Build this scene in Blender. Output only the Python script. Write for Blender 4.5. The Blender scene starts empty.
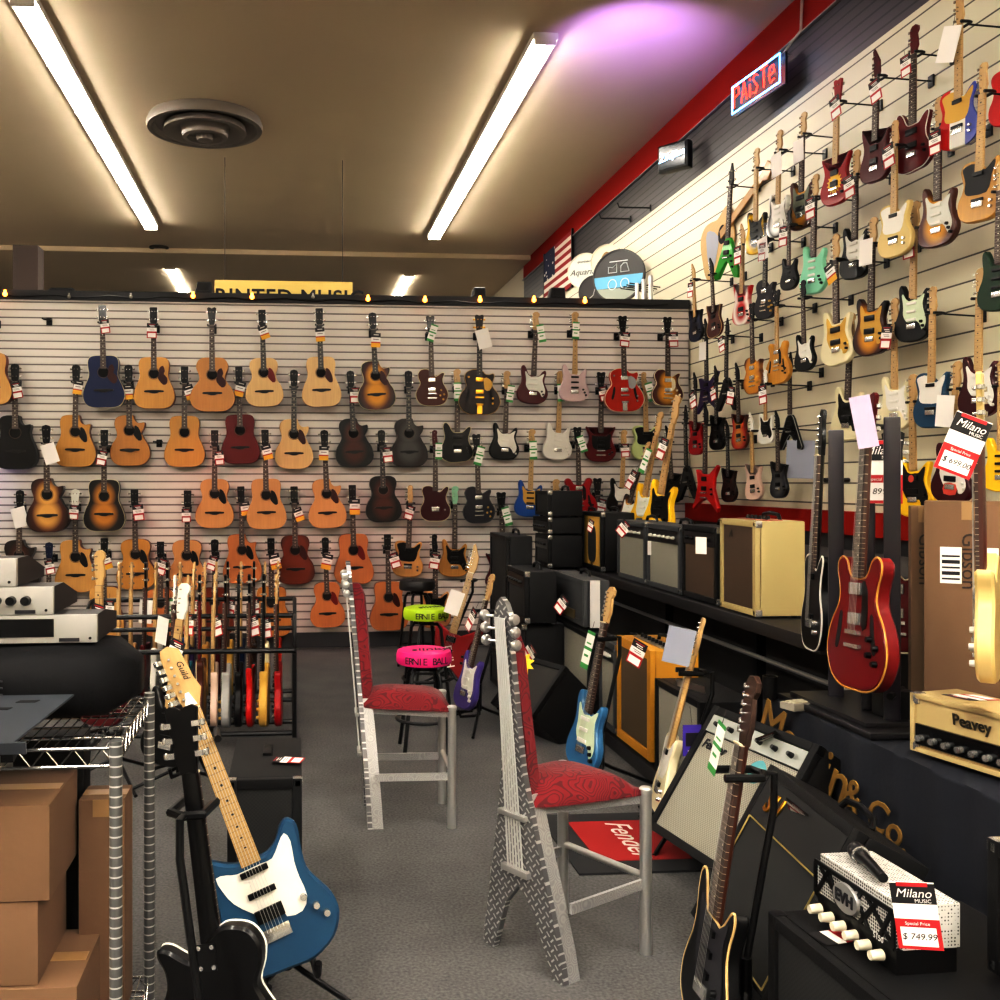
import bpy, bmesh, math, random
from mathutils import Vector, Matrix, Euler
random.seed(7)
SC = bpy.context.scene
COL = SC.collection
PI = math.pi
TH = math.radians(4.69)      # camera yaw to the right of the room's long axis
CAMH = 1.66
PPX, PPY, FPX = 378.0, 482.0, 1000.0
S_, C_ = math.sin(TH), math.cos(TH)

# ---------------------------------------------------------------- measuring helpers: a sight line met with a real plane
def ray(px, py):
    u, v = (px-PPX)/FPX, (PPY-py)/FPX
    return Vector((S_+u*C_, C_-u*S_, v))
def at_t(px, py, t):
    return ray(px, py)*t + Vector((0, 0, CAMH))
def at_y(px, py, Y):
    d = ray(px, py); return at_t(px, py, Y/d.y)
def at_x(px, py, X):
    d = ray(px, py); return at_t(px, py, X/d.x)
def at_z(px, py, Z):
    d = ray(px, py); return at_t(px, py, (Z-CAMH)/d.z)

# ---------------------------------------------------------------- materials
def lin(h):
    h = h.lstrip('#')
    c = [int(h[i:i+2], 16)/255 for i in (0, 2, 4)]
    return tuple(((x+.055)/1.055)**2.4 if x > .04045 else x/12.92 for x in c) + (1,)
MATS = {}
def mat(name, color, rough=.5, metal=0., coat=0., emit=0., bump=0., bscale=200., spec=.5):
    if name in MATS: return MATS[name]
    m = bpy.data.materials.new(name); m.use_nodes = True
    b = m.node_tree.nodes['Principled BSDF']
    c = lin(color) if isinstance(color, str) else color
    b.inputs['Base Color'].default_value = c
    b.inputs['Roughness'].default_value = rough
    b.inputs['Metallic'].default_value = metal
    b.inputs['Coat Weight'].default_value = coat
    b.inputs['Coat Roughness'].default_value = .08
    b.inputs['Specular IOR Level'].default_value = spec
    if emit:
        b.inputs['Emission Color'].default_value = c
        b.inputs['Emission Strength'].default_value = emit
    if bump:
        nt = m.node_tree
        tc = nt.nodes.new('ShaderNodeTexCoord'); n = nt.nodes.new('ShaderNodeTexNoise'); bp = nt.nodes.new('ShaderNodeBump')
        n.inputs['Scale'].default_value = bscale; bp.inputs['Strength'].default_value = bump; bp.inputs['Distance'].default_value = .004
        nt.links.new(tc.outputs['Object'], n.inputs['Vector']); nt.links.new(n.outputs['Fac'], bp.inputs['Height']); nt.links.new(bp.outputs['Normal'], b.inputs['Normal'])
    m.diffuse_color = c
    MATS[name] = m
    return m
class NT:
    """tiny node-tree helper"""
    def __init__(s, name, rough=.5, coat=0., metal=0.):
        s.m = bpy.data.materials.new(name); s.m.use_nodes = True; s.t = s.m.node_tree
        s.b = s.t.nodes['Principled BSDF']
        s.b.inputs['Roughness'].default_value = rough; s.b.inputs['Coat Weight'].default_value = coat; s.b.inputs['Metallic'].default_value = metal
        s.b.inputs['Coat Roughness'].default_value = .08
        MATS[name] = s.m
    def n(s, kind, **kw):
        x = s.t.nodes.new('ShaderNode'+kind)
        for k, v in kw.items(): setattr(x, k, v)
        return x
    def put(s, sock, v):
        if isinstance(v, bpy.types.NodeSocket): s.t.links.new(v, sock)
        else: sock.default_value = v
    def math(s, op, a, b=0., c=None):
        x = s.n('Math', operation=op); s.put(x.inputs[0], a); s.put(x.inputs[1], b)
        if c is not None: s.put(x.inputs[2], c)
        return x.outputs[0]
    def mix(s, f, a, b):
        x = s.n('Mix', data_type='RGBA'); s.put(x.inputs[0], f); s.put(x.inputs[6], a); s.put(x.inputs[7], b)
        return x.outputs[2]
    def coords(s, kind='Object'):
        return s.n('TexCoord').outputs[kind]
    def xyz(s, v):
        x = s.n('SeparateXYZ'); s.t.links.new(v, x.inputs[0]); return x.outputs
    def noise(s, v, scale, detail=3.):
        x = s.n('TexNoise'); s.t.links.new(v, x.inputs['Vector']); x.inputs['Scale'].default_value = scale; x.inputs['Detail'].default_value = detail
        return x.outputs['Fac']
    def color(s, c): s.put(s.b.inputs['Base Color'], c)
    def bump(s, h, st=.3, dist=.003):
        x = s.n('Bump'); s.put(x.inputs['Height'], h); x.inputs['Strength'].default_value = st; x.inputs['Distance'].default_value = dist
        s.t.links.new(x.outputs[0], s.b.inputs['Normal'])
def slat_mat(name, base, groove, sp, gw, off=0., rough=.45):
    k = NT(name, rough)
    z = k.xyz(k.coords())[2]
    f = k.math('FRACT', k.math('DIVIDE', k.math('ADD', z, off), sp))
    g = k.math('LESS_THAN', f, gw/sp)
    var = k.noise(k.coords(), 1.3)
    b = k.mix(k.math('MULTIPLY', var, .25), lin(base), tuple(x*.8 for x in lin(base)[:3])+(1,))
    k.color(k.mix(g, b, lin(groove)))
    k.bump(k.math('SUBTRACT', 1., g), .6, .006)
    return k.m
def wood_mat(name, c1, c2, rough=.3, coat=.3, vertical=True, scale=9.):
    if name in MATS: return MATS[name]
    k = NT(name, rough, coat)
    mp = k.n('Mapping'); k.t.links.new(k.coords(), mp.inputs[0]); mp.inputs['Scale'].default_value = (scale*5, scale, scale*.35) if vertical else (scale*.35, scale, scale*5)
    n = k.noise(mp.outputs[0], 1.6, 4.)
    k.color(k.mix(n, lin(c1), lin(c2)))
    return k.m
PAL = dict(blue='#10204a', navy='#101c38', black='#070708', natural='#c99a55', pale='#d2ad74', amber='#b27a30', honey='#bd8a38', red='#6d0f12', wine='#4a0a10',
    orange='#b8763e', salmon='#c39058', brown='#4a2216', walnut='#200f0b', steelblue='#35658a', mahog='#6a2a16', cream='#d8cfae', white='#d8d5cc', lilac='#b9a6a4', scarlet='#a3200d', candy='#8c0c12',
    seafoam='#8fbf9f', mint='#8fcfb0', pgreen='#b5c08a', sky='#1f4a8a', lake='#22455f', ruby='#64090e', charcoal='#26252a', grey='#4b4a48', yellow='#e0b41c', butter='#b98a3c', blonde='#c9b27a',
    purple='#2c1d42', violet='#4a3a7c', green='#2f8f2c', forest='#12301c', maroon='#3a0a10', maple='#a98c60', rose='#3a2a22', ebony='#1b1818', dark='#241b18', gold='#c09a4a',
    tort='#3a1210', redpg='#6a1712', silver='#9a9a98', pink='#c9b0a0', pearl='#cfd0c6', olive='#6f7466', tan='#c8ab77', teal='#1f6a78', cherry='#5c0c10', fire='#b0120f', ochre='#c88f2a', mintpg='#c3cfb4')
def gloss(c, coat=.6):
    return mat('gloss_'+c, PAL[c], .36, 0, coat*.3, spec=.2)
def burst(cin, cmid, cout):
    name = 'burst_%s_%s_%s' % (cin, cmid, cout)
    if name in MATS: return MATS[name]
    k = NT(name, .34, .2); k.b.inputs['Specular IOR Level'].default_value = .25
    g = k.coords('Generated'); x, y, z = k.xyz(g)
    def d(cx, cz, rx, rz):
        a = k.math('POWER', k.math('DIVIDE', k.math('SUBTRACT', x, cx), rx), 2.); b = k.math('POWER', k.math('DIVIDE', k.math('SUBTRACT', z, cz), rz), 2.)
        return k.math('SQRT', k.math('ADD', a, b))
    m = k.math('MINIMUM', d(.5, .33, .52, .46), d(.5, .68, .42, .42))
    r = k.n('ValToRGB'); k.t.links.new(m, r.inputs[0])
    e = r.color_ramp.elements
    e[0].position = .35; e[0].color = lin(PAL[cin]); e[1].position = .95; e[1].color = lin(PAL[cout])
    q = e.new(.7); q.color = lin(PAL[cmid])
    k.color(r.outputs[0])
    return k.m
def body_mat(s):
    if ':' in s: return burst(*s.split(':'))
    if s in ('natural', 'pale', 'amber', 'honey', 'salmon', 'orange', 'butter', 'tan', 'maple', 'ochre'):
        c = lin(PAL[s]); c2 = tuple(v*.72 for v in c[:3])
        if 'spruce_'+s in MATS: return MATS['spruce_'+s]
        m = wood_mat('spruce_'+s, PAL[s], PAL[s], .38, .2)
        mx = [n for n in m.node_tree.nodes if n.type == 'MIX'][0]; mx.inputs[7].default_value = c2+(1,)
        return m
    return gloss(s)
def fret_mat(wood, bz, L):
    name = 'fretboard_%s_%d' % (wood, round(bz*1000+L*1e6))
    if name in MATS: return MATS[name]
    k = NT(name, .4)
    x, y, z = k.xyz(k.coords())
    dd = k.math('DIVIDE', k.math('SUBTRACT', z, bz), L)
    n = k.math('MULTIPLY', k.math('LOGARITHM', k.math('MAXIMUM', dd, .05), 2.), -12.)
    f = k.math('LESS_THAN', k.math('FRACT', n), .07)
    h = k.math('FRACT', k.math('DIVIDE', n, 2.))
    dot = k.math('MULTIPLY', k.math('LESS_THAN', k.math('ABSOLUTE', k.math('SUBTRACT', h, .25+.5*1)), .07), k.math('LESS_THAN', k.math('ABSOLUTE', x), .005))
    dot = k.math('MULTIPLY', dot, k.math('LESS_THAN', n, 18.))
    c = lin(PAL[wood]); dc = lin('#15120f') if wood == 'maple' else lin('#cfc8b4')
    k.color(k.mix(f, k.mix(dot, c, dc), lin('#6f604a' if wood == 'maple' else '#a9a291')))
    return k.m

# ---------------------------------------------------------------- mesh builder
class MB:
    def __init__(s): s.v = []; s.f = []; s.m = []
    def add(s, vs, fs, mi=0):
        b = len(s.v); s.v += [tuple(v) for v in vs]
        for f in fs: s.f.append(tuple(b+i for i in f)); s.m.append(mi)
    def box(s, c, d, mi=0, rot=None):
        hx, hy, hz = d[0]/2, d[1]/2, d[2]/2
        vs = [Vector((x*hx, y*hy, z*hz)) for x in (-1, 1) for y in (-1, 1) for z in (-1, 1)]
        if rot is not None: vs = [rot @ v for v in vs]
        vs = [v+Vector(c) for v in vs]
        s.add(vs, [(0, 1, 3, 2), (4, 6, 7, 5), (0, 4, 5, 1), (2, 3, 7, 6), (0, 2, 6, 4), (1, 5, 7, 3)], mi); return s
    def cyl(s, p0, p1, r0, r1=None, n=12, mi=0):
        r1 = r0 if r1 is None else r1
        p0, p1 = Vector(p0), Vector(p1); d = (p1-p0).normalized()
        a = d.orthogonal().normalized(); b = d.cross(a)
        vs = [p+(a*math.cos(2*PI*i/n)+b*math.sin(2*PI*i/n))*r for p, r in ((p0, r0), (p1, r1)) for i in range(n)]
        fs = [(i, (i+1) % n, n+(i+1) % n, n+i) for i in range(n)]+[tuple(range(n-1, -1, -1)), tuple(range(n, 2*n))]
        s.add(vs, fs, mi); return s
    def tube(s, pts, r, n=8, mi=0, closed=False):
        pts = [Vector(p) for p in pts]; N = len(pts); vs = []
        up = None
        for i, p in enumerate(pts):
            if closed: d = (pts[(i+1) % N]-pts[i-1])
            else: d = pts[min(i+1, N-1)]-pts[max(i-1, 0)]
            d.normalize()
            if up is None: up = d.orthogonal().normalized()
            up = (up-d*up.dot(d)); up = up.normalized() if up.length > 1e-6 else d.orthogonal().normalized()
            b = d.cross(up)
            rr = r[i] if isinstance(r, (list, tuple)) else r
            vs += [p+(up*math.cos(2*PI*k/n)+b*math.sin(2*PI*k/n))*rr for k in range(n)]
        fs = []
        for i in range(N if closed else N-1):
            j = (i+1) % N
            fs += [(i*n+k, i*n+(k+1) % n, j*n+(k+1) % n, j*n+k) for k in range(n)]
        if not closed: fs += [tuple(range(n-1, -1, -1)), tuple(range((N-1)*n, N*n))]
        s.add(vs, fs, mi); return s
    def lathe(s, prof, c=(0, 0, 0), n=24, mi=0, axis='z', cap=True):
        vs = []
        for r, z in prof:
            for i in range(n):
                a = 2*PI*i/n; x, y = r*math.cos(a), r*math.sin(a)
                p = (x, y, z) if axis == 'z' else (x, z, y)
                vs.append(Vector(p)+Vector(c))
        N = len(prof); fs = []
        for k in range(N-1):
            fs += [(k*n+i, k*n+(i+1) % n, (k+1)*n+(i+1) % n, (k+1)*n+i) for i in range(n)]
        if cap and prof[0][0] > 1e-6: fs.append(tuple(range(n-1, -1, -1)))
        if cap and prof[-1][0] > 1e-6: fs.append(tuple(range((N-1)*n, N*n)))
        s.add(vs, fs, mi); return s
    def prism(s, pts, yf, yb, bev=.003, mi=0, mside=None, mback=None):
        n = len(pts); mside = mi if mside is None else mside; mback = mside if mback is None else mback
        P = [Vector((p[0], p[1])) for p in pts]; ins = []
        for i in range(n):
            e1 = (P[i]-P[i-1]); e2 = (P[(i+1) % n]-P[i])
            e1 = e1.normalized() if e1.length > 1e-9 else e2.normalized(); e2 = e2.normalized() if e2.length > 1e-9 else e1
            nn = Vector((e1.y+e2.y, -(e1.x+e2.x)))
            nn = nn.normalized() if nn.length > 1e-6 else Vector((e1.y, -e1.x))
            ins.append(P[i]-nn*bev)
        vs = [(p.x, yf, p.y) for p in ins]+[(p.x, yf+bev, p.y) for p in P]+[(p.x, yb-bev, p.y) for p in P]+[(p.x, yb, p.y) for p in ins]
        b = len(s.v); s.v += vs
        def F(f, m): s.f.append(tuple(b+i for i in f)); s.m.append(m)
        F(range(n), mi); F([3*n+i for i in range(n-1, -1, -1)], mback)
        for r in range(3):
            for i in range(n):
                j = (i+1) % n; F((r*n+i, (r+1)*n+i, (r+1)*n+j, r*n+j), mi if r == 0 else mside)
        return s
    def mesh(s, name, mats, bevel=0., seg=2, smooth=True, angle=38):
        me = bpy.data.meshes.new(name); me.from_pydata(s.v, [], s.f)
        for m in (mats if isinstance(mats, (list, tuple)) else [mats]): me.materials.append(m)
        for p, mi in zip(me.polygons, s.m): p.material_index = mi
        bm = bmesh.new(); bm.from_mesh(me)
        bmesh.ops.recalc_face_normals(bm, faces=bm.faces)
        if bevel: bmesh.ops.bevel(bm, geom=list(bm.edges), offset=bevel, segments=seg, affect='EDGES', profile=.7, clamp_overlap=True)
        bm.to_mesh(me); bm.free()
        if smooth:
            me.polygons.foreach_set('use_smooth', [True]*len(me.polygons))
            me.set_sharp_from_angle(angle=math.radians(angle))
        return me
    def obj(s, name, mats, parent=None, **kw):
        return link(name, s.mesh(name, mats, **kw), parent)
def link(name, data, parent=None):
    o = bpy.data.objects.new(name, data); COL.objects.link(o)
    if parent is not None: o.parent = parent
    return o
LABELS = {}
def tag(o, label, cat, group=None):
    w = len(label.split())
    assert 4 <= w <= 16, (w, label)
    if label in LABELS: print('DUPLICATE LABEL', label)
    LABELS[label] = 1
    o['label'] = label; o['category'] = cat
    if group: o['group'] = group
    return o
def thing(name, label, cat, loc=(0, 0, 0), rot=(0, 0, 0), group=None):
    o = bpy.data.objects.new(name, None); COL.objects.link(o); o.location = loc; o.rotation_euler = rot
    o.empty_display_size = .05
    return tag(o, label, cat, group)
def struct(name, mb, m, **kw):
    o = mb.obj(name, m, **kw); o['kind'] = 'structure'; return o
def box(c, d, rot=None): return MB().box(c, d, 0, rot)
def txt(name, s, size, loc, rot, m, parent=None, shear=0., ext=.0008, align='CENTER', bev=0., space=1.):
    cu = bpy.data.curves.new(name, 'FONT'); cu.body = s; cu.size = size; cu.extrude = ext; cu.shear = shear
    cu.align_x = align; cu.align_y = 'CENTER'; cu.bevel_depth = bev; cu.space_character = space; cu.resolution_u = 3
    cu.materials.append(m)
    t = bpy.data.objects.new('tmp', cu); COL.objects.link(t)
    me = bpy.data.meshes.new_from_object(t.evaluated_get(bpy.context.evaluated_depsgraph_get()))
    bpy.data.objects.remove(t); bpy.data.curves.remove(cu); me.name = name
    if not me.materials: me.materials.append(m)
    o = link(name, me, parent); o.location = loc; o.rotation_euler = rot
    return o
def smooth_loop(pts, k=3):
    n = len(pts); out = []
    for i in range(n):
        p0, p1, p2, p3 = (Vector(pts[(i+j-1) % n]) for j in range(4))
        for q in range(k):
            t = q/k
            out.append(tuple(.5*((2*p1)+(p2-p0)*t+(2*p0-5*p1+4*p2-p3)*t*t+(3*p1-p0-3*p2+p3)*t**3)))
    return out
def mir(half):
    """half outline: bottom centre, up the right side, to the neck; mirrored into a loop"""
    return half+[(-x, z) for x, z in reversed(half) if x > 1e-6]

# common materials
BLK = mat('black_vinyl', '#101011', .55, bump=.25, bscale=350, spec=.25)
BLKM = mat('black_metal', '#0c0c0d', .38, .1, spec=.3)
BLKP = mat('black_plastic', '#0b0b0c', .35, spec=.25)
CHR = mat('chrome', '#c4c4c1', .22, .8)
STEEL = mat('brushed_steel', '#c2c2c0', .32, .75)
WHT = mat('white_card', '#e6e2dc', .7)
REDC = mat('red_card', '#a51c22', .6)
BLKC = mat('black_card', '#141214', .6)
YELC = mat('yellow_card', '#d9a52a', .6)
GRNC = mat('green_card', '#3f8f4a', .6)
INK = mat('ink', '#17161a', .7)
LAV = mat('lavender_card', '#a89db0', .7)
GREYC = mat('grey_card', '#8f93a0', .7)
MAPLE = wood_mat('maple_wood', '#bd9f70', '#a48352', .4, .15)
ROSE = wood_mat('rosewood', '#43301f', '#2b1d14', .45, .1)
NECKD = wood_mat('mahogany_neck', '#4a2416', '#34170e', .35, .3)
GOLDM = mat('gold_metal', '#c79a3a', .3, 1.)
CREAMP = mat('cream_plastic', '#d9cfae', .4)
# ---------------------------------------------------------------- guitars: outlines in metres, front view, z up the neck
DREAD = [(0, 0), (.10, .003), (.165, .03), (.197, .09), (.197, .15), (.175, .22), (.15, .275), (.139, .31), (.138, .35), (.146, .40), (.146, .45), (.128, .49), (.085, .505), (.03, .507)]
CONC = [(0, 0), (.09, .004), (.15, .03), (.186, .085), (.189, .14), (.172, .205), (.14, .255), (.122, .295), (.124, .335), (.138, .38), (.142, .42), (.128, .462), (.085, .487), (.03, .492)]
JUMBO = [(0, 0), (.10, .003), (.175, .035), (.213, .10), (.213, .165), (.185, .23), (.145, .28), (.126, .315), (.13, .36), (.15, .41), (.152, .455), (.13, .5), (.085, .523), (.03, .526)]
def cutaway(half):
    k = [p for p in half if p[1] < .30]
    top = half[-1][1]
    right = k+[(k[-1][0]-.012, .315), (.133, .355), (.145, .395), (.142, .42), (.118, .418), (.085, .415), (.058, .432), (.042, .465), (.032, top)]
    return right+[(-x, z) for x, z in reversed(half) if x > 1e-6]
STRAT = [(0, 0), (.07, .005), (.125, .035), (.155, .085), (.155, .135), (.135, .18), (.118, .225), (.119, .265), (.129, .30), (.131, .33), (.118, .348), (.098, .336), (.075, .306), (.05, .285), (.03, .288), (-.03, .295), (-.048, .30), (-.065, .33), (-.082, .37), (-.102, .394), (-.122, .388), (-.13, .355), (-.126, .31), (-.12, .265), (-.127, .215), (-.15, .165), (-.165, .115), (-.158, .06), (-.12, .02), (-.06, .003)]
TELE = [(0, 0), (.08, .004), (.135, .035), (.16, .09), (.155, .145), (.13, .19), (.115, .23), (.118, .275), (.135, .32), (.14, .35), (.122, .366), (.09, .345), (.06, .315), (.03, .312), (-.03, .362), (-.08, .372), (-.125, .36), (-.142, .325), (-.132, .28), (-.12, .235), (-.13, .19), (-.155, .145), (-.16, .09), (-.135, .035), (-.08, .004)]
LPAUL = [(0, 0), (.08, .005), (.135, .035), (.165, .095), (.16, .15), (.135, .20), (.115, .24), (.115, .28), (.131, .318), (.127, .337), (.102, .335), (.07, .315), (.045, .302), (.03, .315), (-.03, .37), (-.07, .378), (-.115, .365), (-.14, .325), (-.135, .28), (-.118, .235), (-.135, .195), (-.16, .15), (-.165, .095), (-.135, .035), (-.08, .005)]
SGB = mir([(0, 0), (.08, .006), (.135, .04), (.162, .09), (.157, .14), (.132, .19), (.118, .235), (.128, .285), (.15, .335), (.15, .36), (.128, .348), (.088, .30), (.06, .272), (.03, .268)])
ES = mir([(0, 0), (.09, .004), (.16, .035), (.20, .10), (.20, .16), (.175, .22), (.14, .265), (.125, .30), (.13, .345), (.148, .39), (.145, .425), (.118, .442), (.085, .428), (.06, .385), (.03, .37)])
HOLLOW = [(0, 0), (.09, .004), (.16, .035), (.202, .10), (.202, .16), (.175, .22), (.14, .265), (.128, .30), (.14, .345), (.148, .38), (.135, .405), (.10, .395), (.06, .40), (.03, .43), (-.03, .445), (-.08, .44), (-.13, .415), (-.147, .37), (-.138, .32), (-.13, .29), (-.14, .262), (-.175, .22), (-.202, .16), (-.202, .10), (-.16, .035), (-.09, .004)]
JAZZ = [(.03, 0), (.10, .01), (.15, .05), (.166, .10), (.148, .155), (.122, .20), (.116, .25), (.13, .30), (.142, .345), (.126, .362), (.095, .345), (.06, .31), (.03, .302), (-.03, .302), (-.055, .32), (-.08, .37), (-.11, .402), (-.137, .395), (-.146, .355), (-.136, .30), (-.13, .25), (-.145, .20), (-.17, .145), (-.177, .09), (-.152, .035), (-.09, 0), (-.03, -.006)]
SSTRAT = [(0, 0), (.07, .004), (.12, .035), (.148, .09), (.142, .14), (.122, .185), (.11, .225), (.113, .265), (.13, .315), (.142, .358), (.12, .345), (.085, .305), (.05, .278), (.03, .29), (-.03, .29), (-.05, .295), (-.075, .335), (-.105, .385), (-.135, .41), (-.137, .36), (-.124, .30), (-.114, .255), (-.12, .21), (-.142, .16), (-.155, .11), (-.148, .055), (-.115, .018), (-.06, .002)]
VEE = mir([(0, .155), (.03, .135), (.125, .005), (.175, .0), (.195, .03), (.06, .33), (.03, .365)])
XPLR = [(.02, .06), (.075, .03), (.205, -.06), (.225, -.02), (.14, .16), (.15, .25), (.215, .36), (.19, .375), (.06, .285), (.03, .29), (-.03, .29), (-.11, .33), (-.15, .33), (-.12, .2), (-.16, .06), (-.215, -.035), (-.19, -.05), (-.07, .03)]
SURF = [(0, .004), (.07, .0), (.14, .03), (.178, .085), (.178, .14), (.155, .19), (.138, .235), (.143, .29), (.152, .33), (.152, .36), (.132, .378), (.108, .365), (.088, .338), (.06, .318), (.03, .312), (-.03, .318), (-.07, .335), (-.105, .36), (-.135, .372), (-.15, .355), (-.146, .31), (-.132, .26), (-.132, .21), (-.155, .16), (-.17, .11), (-.16, .055), (-.12, .02), (-.06, .008)]
# name: outline, half thickness*2, bridge z, scale length, body/neck joint z, headstock style
GT = dict(
    dread=(mir(DREAD), .10, .17, .66, .507, 'paddle'), dreadc=(cutaway(DREAD), .10, .17, .66, .507, 'round'), conc=(mir(CONC), .095, .155, .655, .492, 'round'),
    gac=(cutaway(CONC), .095, .155, .655, .492, 'round'), jumbo=(mir(JUMBO), .10, .18, .66, .526, 'book'),
    strat=(STRAT, .044, .115, .645, .30, 'six'), tele=(TELE, .044, .115, .645, .33, 'tele'), lp=(LPAUL, .05, .125, .625, .34, 'book'), sg=(SGB, .036, .115, .63, .268, 'book'),
    es=(ES, .05, .19, .63, .37, 'book'), hollow=(HOLLOW, .06, .17, .64, .44, 'book'), jazz=(JAZZ, .044, .12, .645, .302, 'six'), sstrat=(SSTRAT, .042, .11, .645, .29, 'point'),
    vee=(VEE, .038, .19, .63, .365, 'arrow'), xplr=(XPLR, .038, .115, .63, .29, 'point'), surf=(SURF, .045, .12, .64, .315, 'guild'), atele=(TELE, .06, .13, .645, .36, 'tele'))
HEADS = dict(
    six=[(.021, 0), (.024, .03), (.034, .05), (.031, .09), (.022, .128), (.037, .148), (.036, .173), (.012, .19), (-.018, .186), (-.036, .166), (-.034, .12), (-.031, .06), (-.027, .02), (-.021, 0)],
    tele=[(.021, 0), (.022, .03), (.028, .05), (.022, .09), (.016, .13), (.022, .16), (.014, .18), (-.012, .186), (-.032, .17), (-.033, .1), (-.03, .04), (-.021, 0)],
    book=[(.021, 0), (.028, .03), (.036, .10), (.044, .165), (.03, .174), (.012, .17), (0, .162), (-.012, .17), (-.03, .174), (-.044, .165), (-.036, .10), (-.028, .03), (-.021, 0)],
    paddle=[(.021, 0), (.034, .022), (.037, .16), (.034, .168), (-.034, .168), (-.037, .16), (-.034, .022), (-.021, 0)],
    round=[(.021, 0), (.032, .022), (.036, .09), (.04, .14), (.032, .162), (0, .172), (-.032, .162), (-.04, .14), (-.036, .09), (-.032, .022), (-.021, 0)],
    point=[(.021, 0), (.03, .04), (.024, .12), (-.03, .215), (-.044, .2), (-.034, .12), (-.033, .05), (-.021, 0)],
    arrow=[(.021, 0), (.033, .04), (.03, .10), (.004, .2), (-.004, .2), (-.03, .10), (-.033, .04), (-.021, 0)],
    guild=[(.021, 0), (.03, .02), (.044, .05), (.034, .085), (.03, .13), (.022, .175), (-.005, .192), (-.03, .186), (-.036, .16), (-.033, .1), (-.03, .05), (-.021, 0)])
PGS = dict(
    strat=[(.02, .292), (.045, .288), (.07, .3), (.1, .318), (.118, .322), (.108, .29), (.10, .255), (.112, .205), (.13, .16), (.138, .115), (.122, .075), (.10, .062), (.085, .09), (.05, .128), (-.04, .128), (-.07, .145), (-.096, .19), (-.095, .24), (-.102, .29), (-.112, .335), (-.1, .345), (-.075, .31), (-.05, .292), (-.03, .285)],
    tele=[(.03, .305), (.06, .305), (.09, .33), (.118, .345), (.115, .31), (.095, .265), (.09, .225), (.06, .165), (-.04, .165), (-.085, .175), (-.10, .205), (-.094, .25), (-.11, .3), (-.118, .335), (-.08, .35), (-.03, .35)],
    lp=[(.03, .295), (.06, .285), (.078, .25), (.078, .19), (.055, .16), (.042, .165), (.04, .29)],
    es=[(.04, .36), (.066, .34), (.075, .30), (.075, .22), (.058, .205), (.045, .215)],
    jazz=[(.02, .295), (.055, .295), (.095, .33), (.12, .34), (.11, .29), (.10, .24), (.12, .185), (.14, .14), (.14, .095), (.11, .06), (.075, .06), (.06, .1), (-.05, .1), (-.09, .14), (-.115, .2), (-.108, .26), (-.118, .33), (-.112, .37), (-.09, .35), (-.06, .305), (-.02, .29)],
    surf=[(.02, .305), (.06, .305), (.095, .338), (.122, .36), (.132, .33), (.12, .27), (.118, .22), (.12, .16), (.09, .125), (.04, .13), (.03, .165), (-.03, .165), (-.06, .185), (-.1, .23), (-.118, .275), (-.125, .32), (-.09, .315), (-.06, .305)],
    ac=[(.048, .352), (.052, .39), (.085, .37), (.108, .315), (.115, .255), (.085, .245), (.045, .29), (.04, .315)],
    dove=[(.048, .35), (.055, .40), (.09, .42), (.105, .37), (.095, .34), (.128, .3), (.125, .25), (.09, .235), (.045, .285), (.04, .315)],
    sg=[(.03, .262), (.06, .262), (.09, .285), (.105, .27), (.095, .2), (.1, .15), (.06, .12), (-.06, .13), (-.09, .19), (-.09, .27), (-.06, .262)])
PGS['sstrat'] = PGS['strat']; PGS['atele'] = PGS['tele']; PGS['hollow'] = [(.045, .36), (.1, .35), (.125, .3), (.1, .24), (.05, .25)]
PUPS = dict(strat=[(.26, .018, .08), (.205, .018, .08), (.15, .018, .08)], tele=[(.285, .024, .07), (.13, .02, .085)], lp=[(.265, .04, .075), (.165, .04, .075)], sg=[(.235, .04, .075), (.155, .04, .075)],
    es=[(.335, .04, .075), (.235, .04, .075)], hollow=[(.345, .04, .075), (.225, .04, .075)], jazz=[(.255, .038, .095), (.165, .038, .095)], sstrat=[(.245, .04, .072), (.15, .04, .072)],
    vee=[(.32, .04, .072), (.235, .04, .072)], xplr=[(.245, .04, .072), (.155, .04, .072)], surf=[(.285, .016, .08), (.225, .016, .08), (.165, .036, .08)], atele=[(.14, .02, .085)])
KNOBS = dict(strat=[(.09, .13), (.105, .1), (.12, .072)], tele=[(.1, .11), (.1, .075)], lp=[(.095, .16), (.125, .115), (.085, .105), (.115, .065)], sg=[(.1, .14), (.12, .1), (.09, .08)],
    es=[(.105, .175), (.145, .15), (.105, .125), (.145, .1)], hollow=[(.13, .16), (.13, .11), (-.11, .37)], jazz=[(.105, .14), (.115, .105)], sstrat=[(.1, .12), (.112, .085)],
    vee=[(.075, .2), (.09, .15), (.108, .1)], xplr=[(.12, .15), (.125, .105)], surf=[(.1, .165), (.125, .13), (.145, .1)], atele=[(.1, .12)])
AC = ('dread', 'dreadc', 'conc', 'gac', 'jumbo')
CACHE = {}
def part(key, name, parent, build, mats, **kw):
    key = key+tuple(m.name for m in (mats if isinstance(mats, (list, tuple)) else [mats]))
    if key not in CACHE: CACHE[key] = build().mesh(name, mats, **kw)
    return link(name, CACHE[key], parent)
def neck_mb(z0, z1, w0, w1, y):
    mb = MB(); n = 7; vs = []
    for z, w in ((z0, w0), (z1, w1)):
        for i in range(n):
            a = PI*i/(n-1); vs.append((w/2*math.cos(a), y+.018*math.sin(a)**.8 if 0 < i < n-1 else y, z))
    mb.add(vs, [(i, i+1, n+i+1, n+i) for i in range(n-1)]+[(0, n, 2*n-1, n-1), tuple(range(n-1, -1, -1)), tuple(range(n, 2*n))])
    return mb
def glen(t):
    o, T, bz, L, jz, hd = GT[t]
    return bz+L+max(p[1] for p in HEADS[hd])
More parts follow.
